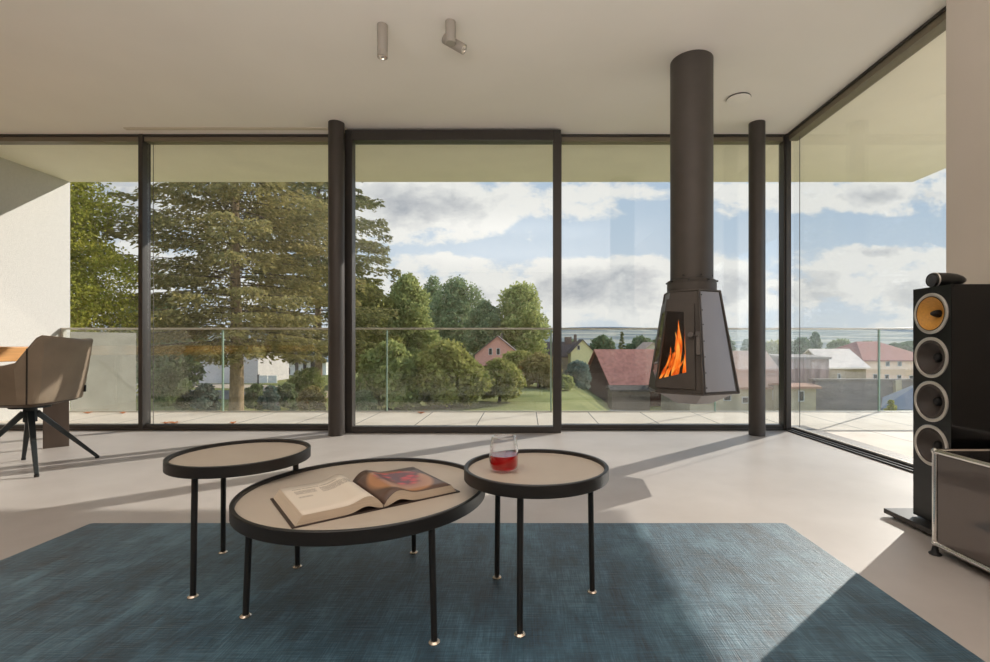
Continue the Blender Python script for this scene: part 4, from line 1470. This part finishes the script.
broadleaf('deciduous_tree', 456, 277, 66, 112, 'large dark green round tree behind the lawn shrubs', DG, n=16000, leaf=0.32, seed=8, low=0.05)
broadleaf('deciduous_tree', 484, 300, 44, 100, 'smaller round grey green tree between two large round trees', DG, n=11000, leaf=0.30, seed=10)
broadleaf('deciduous_tree', 520, 285, 66, 103, 'broad lighter green tree above the pink house', MG, n=16000, leaf=0.34, seed=12, low=0.05)
broadleaf('fruit_tree', 390, 344, 70, 27, 'bushy green fruit tree in front of the tall narrow tree', MG, n=15000, leaf=0.15, seed=13, cat='tree', low=0.04)
broadleaf('fruit_tree', 447, 346, 80, 28, 'wide bright green fruit tree on the lawn before the dark round tree', OL, n=18000, leaf=0.16, seed=14, low=0.06)
broadleaf('fruit_tree', 499, 361, 54, 31, 'small round fruit tree on the lawn below the pink house', OL, n=12000, leaf=0.14, seed=15, low=0.14)
broadleaf('fruit_tree', 538, 355, 50, 42, 'reddish green bush by the fence next to the door stile', RD, n=11000, leaf=0.16, seed=16, low=0.03)
broadleaf('fruit_tree', 519, 352, 42, 66, 'yellowish bush under the dark roofed house', OL, n=8000, leaf=0.19, seed=17, low=0.03)
# low shrubs under the fir
SH = [(168, 366, 44, 26, 'dark shrub below the fir at the first mullion', DG), (203, 384, 34, 27, 'low grey green shrub left of the thick fir trunk', BG), (255, 384, 22, 27, 'small shrub just right of the thick fir trunk', DG),
      (270, 386, 20, 26, 'round little shrub in the hedge row, second from the fir trunk', BG), (287, 383, 24, 27, 'taller little shrub in the hedge row, third from the fir trunk', DG),
      (308, 368, 46, 33, 'leafy green shrub below the white house', MG), (312, 386, 30, 26, 'pale dry shrub near the round column', RD), (360, 392, 40, 25, 'low dark shrub beside the sliding door stile', DG)]
for i, (px, pt, w, Y, lab, mt) in enumerate(SH):
    broadleaf('shrub', px, pt, w, Y, lab, mt, n=5000, leaf=0.08, seed=40 + i, clumps=9, cat='shrub', low=0.0, trunk=False)
broadleaf('shrub', 577, 362, 30, 46, 'blue green shrub below the yellow gabled house', BG, n=7000, leaf=0.15, seed=60, cat='shrub', low=0.0, trunk=False)
broadleaf('shrub', 563, 376, 24, 40, 'green shrub between the mullion and the blue green shrub', MG, n=6000, leaf=0.15, seed=61, cat='shrub', low=0.0, trunk=False)
broadleaf('deciduous_tree', 602, 336, 34, 150, 'yellowish tree beyond the yellow house gable', FAR, n=6000, leaf=0.5, seed=62)
conifer(622, 120, 10.6, 2.8, 'dark pointed spruce rising above the barn ridge', FIR2, seed=63, nb=60, per=50, rt=0.2, card=0.36, name='spruce_tree', wide=0.1)
broadleaf('deciduous_tree', 640, 336, 30, 160, 'grey green tree over the barn roof end', FAR, n=5000, leaf=0.5, seed=64)
broadleaf('deciduous_tree', 574, 340, 26, 190, 'distant dark tree above the dark roof', DG, n=4000, leaf=0.55, seed=70)
broadleaf('deciduous_tree', 660, 338, 24, 180, 'distant tree hidden partly by the stove', FAR, n=4000, leaf=0.55, seed=65)
broadleaf('deciduous_tree', 727, 336, 20, 120, 'slim pale tree right of the stove', FAR, n=4000, leaf=0.38, seed=66)
broadleaf('deciduous_tree', 775, 341, 30, 105, 'olive tree between the round column and the glass corner', OL, n=6000, leaf=0.34, seed=67)
broadleaf('deciduous_tree', 801, 338, 24, 110, 'tree just inside the glass corner above the brick building', FAR, n=5000, leaf=0.36, seed=68)
broadleaf('deciduous_tree', 815, 332, 16, 160, 'thin tall tree right of the glass corner', FAR, n=3500, leaf=0.42, seed=69)
broadleaf('deciduous_tree', 840, 341, 34, 130, 'rounded green tree above the pale tin roof', DG, n=6000, leaf=0.40, seed=71)
broadleaf('deciduous_tree', 866, 342, 26, 140, 'dark green tree left of the red hipped roof', DG, n=5000, leaf=0.42, seed=72)
broadleaf('shrub', 891, 400, 18, 24, 'yellow green shrub beside the slate roof', YG, n=2500, leaf=0.06, seed=73, cat='shrub', low=0.0, trunk=False, clumps=8, zbase=-4.2)
# scattered trees of the far valley
r_ = random.Random(12)
for i in range(26):
    Y = r_.uniform(230, 520)
    px = r_.uniform(560, 925)
    x = (px - 526) / F * Y
    zt_ = ground_z(x, Y) + r_.uniform(6, 11)
    o = broadleaf('valley_tree', px, 344 - (zt_ - EYE) / Y * F, r_.uniform(9, 18), Y, 'tiny distant tree standing in the far valley beyond the village', FAR, n=900, leaf=0.9, seed=100 + i, clumps=6, trunk=False, low=0.0, group='far valley trees')


# ------------------------------------------------------------------ village
WIN = pm('dark_window', (58, 54, 52), 0.2)
def part_quad(mb, pts, th):
    """thick polygon: extruded along its normal (towards the viewer side)"""
    p = [Vector(q) for q in pts]
    n = (p[1] - p[0]).cross(p[2] - p[0]).normalized()
    if n.y > 0: n = -n
    mb.prism(p, n * th)


def house(name, label, cat, x0, x1, y0, y1, zg, zeave, zridge, wallm, roofm, ridge='x', over=0.25, wins=(), hip=0.0, chimney=None, wallpart='wall'):
    """ridge 'x': ridge runs across the view (eave towards viewer); 'y': gable faces the viewer"""
    t = thing(name, ((x0 + x1) / 2, (y0 + y1) / 2, zg), label, cat)
    w = MB()
    xm, ym = (x0 + x1) / 2, (y0 + y1) / 2
    if ridge == 'x':
        w.box(x0, x1, y0, y1, zg - 0.5, zeave)
        if hip == 0:
            for x in (x0, x1 - 0.2):
                w.prism([(x, y0, zeave), (x, y1, zeave), (x, ym, zridge)], (0.2, 0, 0))
    else:
        w.box(x0, x1, y0, y1, zg - 0.5, zeave)
        for y in (y0, y1 - 0.2):
            w.prism([(x0, y, zeave), (x1, y, zeave), (xm, y, zridge)], (0, 0.2, 0))
    w.build(wallpart, wallm, t)
    r = MB()
    th = 0.18
    if ridge == 'x':
        k = (zridge - zeave) / (ym - y0)
        ze = zeave - over * k
        h = hip
        for sgn, yy in ((-1, y0 - over), (1, y1 + over)):
            a = [(x0 - over, yy, ze), (x1 + over, yy, ze), (x1 + over - h, ym, zridge), (x0 - over + h, ym, zridge)]
            r.prism(a, (0, 0, th))
        if h > 0:
            for xx, xr in ((x0 - over, x0 - over + h), (x1 + over, x1 + over - h)):
                r.prism([(xx, y0 - over, ze), (xx, y1 + over, ze), (xr, ym, zridge)], (0, 0, th))
    else:
        k = (zridge - zeave) / (xm - x0)
        ze = zeave - over * k
        for xx in (x0 - over, x1 + over):
            r.prism([(xx, y0 - over, ze), (xx, y1 + over, ze), (xm, y1 + over, zridge), (xm, y0 - over, zridge)], (0, 0, th))
    rf = r.build('roof', roofm, t)
    for (px, py, wpx, hpx) in wins:
        c = at(px, py, y0)
        ww, hh = wpx / F * y0 / 2, hpx / F * y0 / 2
        f = MB().box(c.x - ww - 0.08, c.x + ww + 0.08, y0 - 0.06, y0 + 0.05, c.z - hh - 0.08, c.z + hh + 0.08).build('window', M['outer'], t)
        MB().box(c.x - ww, c.x + ww, y0 - 0.09, y0 - 0.05, c.z - hh, c.z + hh).build('pane', WIN, f)
    if chimney:
        cx_, cz0, cz1, cs = chimney
        MB().box(cx_ - cs, cx_ + cs, ym - cs, ym + cs, cz0, cz1).build('chimney', pm('chimney_brick', (110, 92, 84), 0.9), t)
    return t


def zpx(py, Y):
    return EYE + (344 - py) / F * Y


def xpx(px, Y):
    return (px - 526) / F * Y


mat_ = lambda n, c, v=0.12, s=1.5, **k: pm(n, c, 0.9, var=v, scale=s, spec=0.2, **k)
PINK = mat_('pink_render', (208, 150, 134), 0.06)
ROOFG = mat_('grey_brown_tiles', (112, 98, 94), 0.15, 2.5)
ROOFD = mat_('dark_tiles', (92, 82, 80), 0.15, 2.5)
YEL = mat_('yellow_render', (222, 208, 158), 0.06)
ROOFR = mat_('red_tiles', (178, 120, 104), 0.22, 2.2)
ROOFR2 = mat_('weathered_red_tiles', (160, 98, 84), 0.18, 1.4)
BARNW = mat_('dark_boards', (74, 52, 44), 0.25, 3, stretch=(6, 6, 0.4))
PEACH = mat_('peach_render', (246, 210, 184), 0.06)
BROWNR = mat_('brown_roof_felt', (176, 134, 112), 0.16, 0.8, stretch=(0.5, 1, 3))
BEIGE = mat_('beige_render', (186, 170, 144), 0.1)
BRICK = mat_('patched_brick', (160, 134, 124), 0.45, 0.9, stretch=(2.2, 2.2, 0.5))
TIN = mat_('pale_tin_roof', (240, 214, 194), 0.1, 1.0)
GREYW = mat_('grey_stained_wall', (140, 128, 122), 0.2, 0.7, stretch=(0.6, 0.6, 2.5))
SLATE = mat_('blue_slates', (112, 120, 132), 0.2, 6, stretch=(1, 1, 5))
GARAGE = mat_('lilac_grey_render', (208, 198, 194), 0.05)
WHITE = mat_('white_render', (232, 228, 222), 0.04)
ROOFB = mat_('blue_grey_roof', (150, 160, 168), 0.08)

# garage wall, garden gate and white house behind the fir
Yg = 46.0
house('garage', 'long pale grey garage wall behind the thick fir trunk', 'garage', xpx(178, Yg), xpx(258, Yg), Yg, Yg + 6, zpx(383, Yg), zpx(352, Yg), zpx(349.5, Yg), GARAGE, ROOFB, 'x', 0.1)
t = thing('garden_gate', (xpx(268, 45), 45, zpx(385, 45)), 'low white garden gate between the garage and the white house', 'gate')
for a, b in ((259, 267.6), (268.4, 277)):
    MB().box(xpx(a, 45), xpx(b, 45), 44.95, 45.05, zpx(383, 45), zpx(375.5, 45)).build('gate_leaf', WHITE, t)
MB().box(xpx(258.4, 45) - 0.05, xpx(258.4, 45) + 0.05, 44.9, 45.1, ground_z(-25, 45), zpx(374.5, 45)).build('gate_post', M['frame'], t)
house('house', 'white house with a blue grey roof half hidden by fir boughs', 'house', xpx(280, 58), xpx(326, 58), 58, 66, -3.2, zpx(361, 58), zpx(353, 58), WHITE, ROOFB, 'x', 0.5,
      wins=[(286, 371, 8, 6), (297, 368, 3, 11), (305, 367, 3, 11), (313, 366, 4, 10)])
t = thing('lamp_post', (xpx(297, 33), 33, ground_z(-16, 33)), 'thin dark lamp post in front of the white house', 'lamp post')
MB().tube((xpx(297, 33), 33, ground_z(-16, 33) - 0.1), (xpx(297, 33), 33, zpx(358, 33)), 0.045, 0.03, 10).build('pole', M['frame'], t)
MB().lathe([(0, 0), (0.12, 0.02), (0.12, 0.28), (0.05, 0.36), (0, 0.38)], 14, Matrix.Translation((xpx(297, 33), 33, zpx(358, 33)))).build('lantern', M['frame'], t)
# pink house and neighbours
Yp = 84.0
house('house', 'pink gabled house with two dark windows behind the lawn trees', 'house', xpx(475, Yp), xpx(520, Yp), Yp, Yp + 7, -4.5, zpx(355, Yp), zpx(336.5, Yp), PINK, ROOFG, 'y', 0.35,
      wins=[(490.5, 351.5, 3, 6), (498.2, 351.5, 3, 6)], chimney=(xpx(502, 88), zpx(340, 88), zpx(333.5, 88), 0.12))
house('house', 'long dark roofed house partly behind the door stile', 'house', xpx(524, 112), xpx(577, 112), 112, 120, -7, zpx(356, 112), zpx(342.5, 112), mat_('grey_render', (150, 142, 132)), ROOFD, 'x', 0.4,
      chimney=(xpx(568, 116), zpx(345, 116), zpx(337, 116), 0.8))
house('house', 'yellow gabled house with one small window', 'house', xpx(571, 104), xpx(594, 104), 104, 111, -7, zpx(352, 104), zpx(340, 104), YEL, ROOFD, 'y', 0.4,
      wins=[(578.6, 347.5, 2.2, 4)], chimney=(xpx(575, 108), zpx(342, 108), zpx(334.5, 108), 0.3))
bn = house('barn', 'dark wooden barn with a red tiled roof behind the stove', 'barn', 8.2, 17.2, 53.0, 61.3, -6.2, -3.75, 0.0, BARNW, ROOFR, 'x', 0.35)
bn.rotation_euler.z = R(15)
house('shed', 'low dark shed with a sloping board roof beside the barn', 'shed', xpx(612, 47), xpx(650, 47), 47, 49.5, -6.2, zpx(391, 47), zpx(388, 47), mat_('shed_boards', (112, 98, 84)), mat_('felt', (84, 76, 70)), 'x', 0.2)
house('house', 'pale house with a faded roof just left of the stove', 'house', xpx(641, 90), xpx(664, 90), 90, 97, -7, zpx(353, 90), zpx(343, 90), mat_('pale_render', (196, 182, 160)), mat_('faded_tiles', (190, 160, 142)), 'y', 0.3)
# big brown roofed building between stove and corner
house('warehouse', 'long warehouse with a brown roof behind the round column', 'warehouse', xpx(690, 42), xpx(787, 42), 42, 51, -6.2, zpx(386, 42), zpx(352.5, 46.5), BEIGE, BROWNR, 'x', 0.4,
      wins=[(775, 395, 3.5, 8), (727, 397, 6, 6), (745, 400, 5, 5)])
house('outbuilding', 'low beige building with one small window at the glass corner', 'building', xpx(789, 39), xpx(816, 39), 39, 41.5, -6.2, zpx(388, 39), zpx(385, 40.2), BEIGE, BROWNR, 'x', 0.3, wins=[(801, 396, 4, 9)])
house('brick_building', 'patched red brick building right of the glass corner', 'building', xpx(788.5, 44), xpx(829, 44), 44, 52, -6.2, zpx(359, 44), zpx(357, 44), BRICK, mat_('flat_roof', (138, 124, 116)), 'x', 0.15)
house('house', 'small beige gabled house under the pale tin roof', 'house', xpx(828, 66), xpx(866, 66), 66, 74, -6.8, zpx(367, 66), zpx(350, 70), mat_('sand_render', (178, 156, 132)), TIN, 'x', 0.4,
      wins=[(839, 376, 2, 4)])
house('house', 'peach house with a red hipped roof and rows of windows', 'house', xpx(864, 74), xpx(934, 74), 74, 88, -7, zpx(360, 74), zpx(342.5, 81), PEACH, ROOFR2, 'x', 0.5, hip=4.2,
      wins=[(887.5, 363.8, 3, 4), (899.5, 363.8, 3, 4), (875, 377.5, 3.2, 6), (886.7, 378, 3.2, 6), (899, 378.5, 3.2, 6), (911, 378.5, 3, 5)])
t = thing('garden_wall', (xpx(868, 40), 40, -6.2), 'long dark grey stained wall below the peach house', 'wall')
MB().box(xpx(815, 40), xpx(915, 40), 40, 40.5, -6.8, zpx(381, 40)).build('masonry', GREYW, t)
MB().box(xpx(813, 40), xpx(915, 40), 39.9, 40.6, zpx(381, 40), zpx(379, 40)).build('coping', mat_('coping_stone', (138, 124, 112)), t)
MB().box(xpx(893, 40), xpx(899, 40), 39.7, 40.0, -6.8, zpx(380, 40)).build('pier', BEIGE, t)
ob = house('outbuilding', 'low building with a blue slate roof by the terrace corner', 'building', 20.76, 28.76, 22.95, 28.95, -6.2, zpx(409, 26), zpx(382, 28), mat_('grey_plaster', (150, 142, 132)), SLATE, 'x', 0.25, hip=2.0)
ob.rotation_euler.z = R(-37.4)
# garden fence behind the lawn trees and the small white sign on the lawn
t = thing('garden_fence', (xpx(530, 56), 56, ground_z(1, 56)), 'dark wire fence with thin posts behind the lawn fruit trees', 'fence')
for k in range(9):
    x = xpx(505 + 6.3 * k, 56)
    MB().tube((x, 56, ground_z(x, 56) - 0.1), (x, 56, ground_z(x, 56) + 1.2), 0.05, n=8).build('post', M['frame'], t)
wires = MB()
for h in (0.3, 0.6, 0.9, 1.15):
    wires.tube((xpx(505, 56), 56, -3 + h), (xpx(556, 56), 56, -3 + h), 0.025, n=6)
wires.build('wire', M['frame'], t)
t = thing('board', (xpx(480, 41), 41, -3), 'small white board standing on the lawn below the fruit trees', 'board')
t.name = 'lawn_board'
MB().box(xpx(476, 41), xpx(484, 41), 40.97, 41.0, zpx(408, 41) + 2.3 - 2.3, zpx(404, 41)).build('board_face', WHITE, t)
MB().tube((xpx(478, 41), 41.02, -3.05), (xpx(478, 41), 41.02, zpx(405, 41)), 0.03, n=8).build('stake', M['frame'], t)
MB().tube((xpx(482, 41), 41.02, -3.05), (xpx(482, 41), 41.02, zpx(405, 41)), 0.03, n=8).build('stake', M['frame'], t)

# ------------------------------------------------------------------ sky
def sky():
    w = bpy.data.worlds.new('sky'); scene.world = w
    w.use_nodes = True
    nt = w.node_tree; nt.nodes.clear()
    L = nt.links
    out = nt.nodes.new('ShaderNodeOutputWorld')
    bg = nt.nodes.new('ShaderNodeBackground')
    L.new(bg.outputs[0], out.inputs[0])
    tc = nt.nodes.new('ShaderNodeTexCoord')
    sx = nt.nodes.new('ShaderNodeSeparateXYZ'); L.new(tc.outputs['Generated'], sx.inputs[0])

    def mt(op, a, b=None, c=None, clamp=False):
        q = nt.nodes.new('ShaderNodeMath'); q.operation = op; q.use_clamp = clamp
        for i, v in enumerate((a, b, c)):
            if v is None: continue
            if isinstance(v, (int, float)): q.inputs[i].default_value = v
            else: L.new(v, q.inputs[i])
        return q.outputs[0]

    def mrange(x, a, b, c=0.0, d=1.0, smooth=True):
        q = nt.nodes.new('ShaderNodeMapRange')
        if smooth: q.interpolation_type = 'SMOOTHSTEP'
        L.new(x, q.inputs['Value'])
        for k, v in zip(('From Min', 'From Max', 'To Min', 'To Max'), (a, b, c, d)): q.inputs[k].default_value = v
        return q.outputs[0]
    ay = mt('MAXIMUM', mt('ABSOLUTE', sx.outputs['Y']), 0.25)
    u = mt('DIVIDE', sx.outputs['X'], ay)
    v = mt('DIVIDE', sx.outputs['Z'], ay)

    def noise(du, dv, su, sv, detail, rough, off):
        cx = nt.nodes.new('ShaderNodeCombineXYZ')
        L.new(mt('MULTIPLY', mt('ADD', u, du), su), cx.inputs[0])
        L.new(mt('MULTIPLY', mt('ADD', v, dv), sv), cx.inputs[1])
        cx.inputs[2].default_value = off
        n = nt.nodes.new('ShaderNodeTexNoise')
        n.inputs['Scale'].default_value = 1.0; n.inputs['Detail'].default_value = detail; n.inputs['Roughness'].default_value = rough
        L.new(cx.outputs[0], n.inputs['Vector'])
        return n.outputs['Fac']

    def gauss(px, py, ru, rv, amp):
        uu = mt('DIVIDE', mt('SUBTRACT', u, (px - 526) / F), ru / F)
        vv = mt('DIVIDE', mt('SUBTRACT', v, (344 - py) / F), rv / F)
        r2 = mt('ADD', mt('MULTIPLY', uu, uu), mt('MULTIPLY', vv, vv))
        return mt('MULTIPLY', mt('EXPONENT', mt('MULTIPLY', r2, -1.0)), amp)
    n1 = noise(0, 0, 8.5, 15.0, 10, 0.64, 3.7)
    n2 = noise(0.02, 0.014, 8.5, 15.0, 7, 0.60, 3.7)
    bias = 0.0
    blobs = [(440, 208, 95, 34, 0.30), (390, 215, 60, 40, 0.12), (620, 196, 60, 9, 0.17), (590, 212, 40, 9, 0.12), (700, 190, 70, 8, 0.12),
             (865, 197, 130, 20, 0.27), (872, 253, 44, 9, 0.30), (480, 249, 120, 7, -0.25), (640, 238, 120, 15, -0.30), (860, 228, 110, 12, -0.30),
             (500, 285, 140, 30, 0.24), (640, 290, 90, 34, 0.26), (730, 275, 40, 26, 0.20), (860, 290, 120, 26, 0.22), (110, 205, 110, 45, 0.26), (130, 290, 70, 30, 0.2), (930, 270, 40, 20, 0.15)]
    tot = n1
    for b in blobs:
        tot = mt('ADD', tot, gauss(*b))
    dens = mrange(tot, 0.50, 0.66)
    core = mrange(tot, 0.66, 0.98)
    lit = mrange(mt('SUBTRACT', n1, n2), -0.10, 0.10)
    # clear sky gradient
    cr = nt.nodes.new('ShaderNodeValToRGB')
    e = cr.color_ramp.elements
    e[0].position = 0.0; e[0].color = S((222, 228, 234))
    e[1].position = 1.0; e[1].color = S((140, 170, 212))
    k = e.new(0.12); k.color = S((212, 223, 236)); k = e.new(0.30); k.color = S((194, 211, 230)); k = e.new(0.55); k.color = S((172, 196, 224))
    L.new(mrange(v, 0.0, 0.8, smooth=False), cr.inputs[0])

    def mixc(f, a, b):
        q = nt.nodes.new('ShaderNodeMix'); q.data_type = 'RGBA'
        L.new(f, q.inputs['Factor'])
        for key, val in (('A', a), ('B', b)):
            if isinstance(val, tuple): q.inputs[key].default_value = val
            else: L.new(val, q.inputs[key])
        return q.outputs['Result']
    shade = mt('SUBTRACT', mt('MULTIPLY', core, 0.8), mt('MULTIPLY', lit, 0.45))
    for b in [(105, 205, 80, 45, 0.9), (385, 212, 45, 32, 0.55), (420, 200, 60, 14, 0.35), (595, 284, 45, 16, 0.45), (640, 300, 50, 10, 0.5), (745, 278, 16, 14, 0.5), (880, 198, 70, 9, 0.5), (880, 251, 22, 6, 0.8),
              (805, 292, 40, 20, 0.7), (925, 300, 40, 18, 0.6), (480, 300, 60, 18, 0.45), (130, 285, 40, 20, 0.1)]:
        shade = mt('ADD', shade, gauss(*b[:4], b[4] * 0.8))
    shade = mt('MINIMUM', mt('MAXIMUM', shade, 0.0), 1.0)
    cloud = mixc(shade, S((244, 243, 242)), S((168, 174, 186)))
    colr = mixc(dens, cr.outputs[0], cloud)
    L.new(colr, bg.inputs['Color'])
    # sky behind the viewer strengthened as added fill for outdoor faces
    st = mrange(sx.outputs['Y'], -0.35, 0.05, 2.4, 1.0)
    L.new(st, bg.inputs['Strength'])
sky()

# ------------------------------------------------------------------ sun
sd = bpy.data.lights.new('sun', 'SUN')
sd.energy = 5.4
sd.angle = R(0.53)
sd.color = (1.0, 0.945, 0.885)
so = bpy.data.objects.new('sun', sd)
so.rotation_euler = Vector((1.52, 1.24, 1.0)).to_track_quat('Z', 'Y').to_euler()
so.location = (8, 8, 9)
COL.objects.link(so)


# ------------------------------------------------------------------ added fill: unseen area lights facing the ceiling, no fittings
def fill_light(x, y, z, w, d, e, tilt=0.0):
    l = bpy.data.lights.new('fill_light', 'AREA')
    l.shape = 'RECTANGLE'; l.size = w; l.size_y = d; l.energy = e
    l.color = (1.0, 0.96, 0.94)
    o = bpy.data.objects.new('fill_light', l)
    o.location = (x, y, z)
    o.rotation_euler = (PI + R(tilt), 0, 0)
    COL.objects.link(o)
fill_light(-0.4, -1.5, 0.9, 4.0, 1.2, 122)
fill_light(0.0, 0.7, 1.9, 3.2, 0.6, 30)
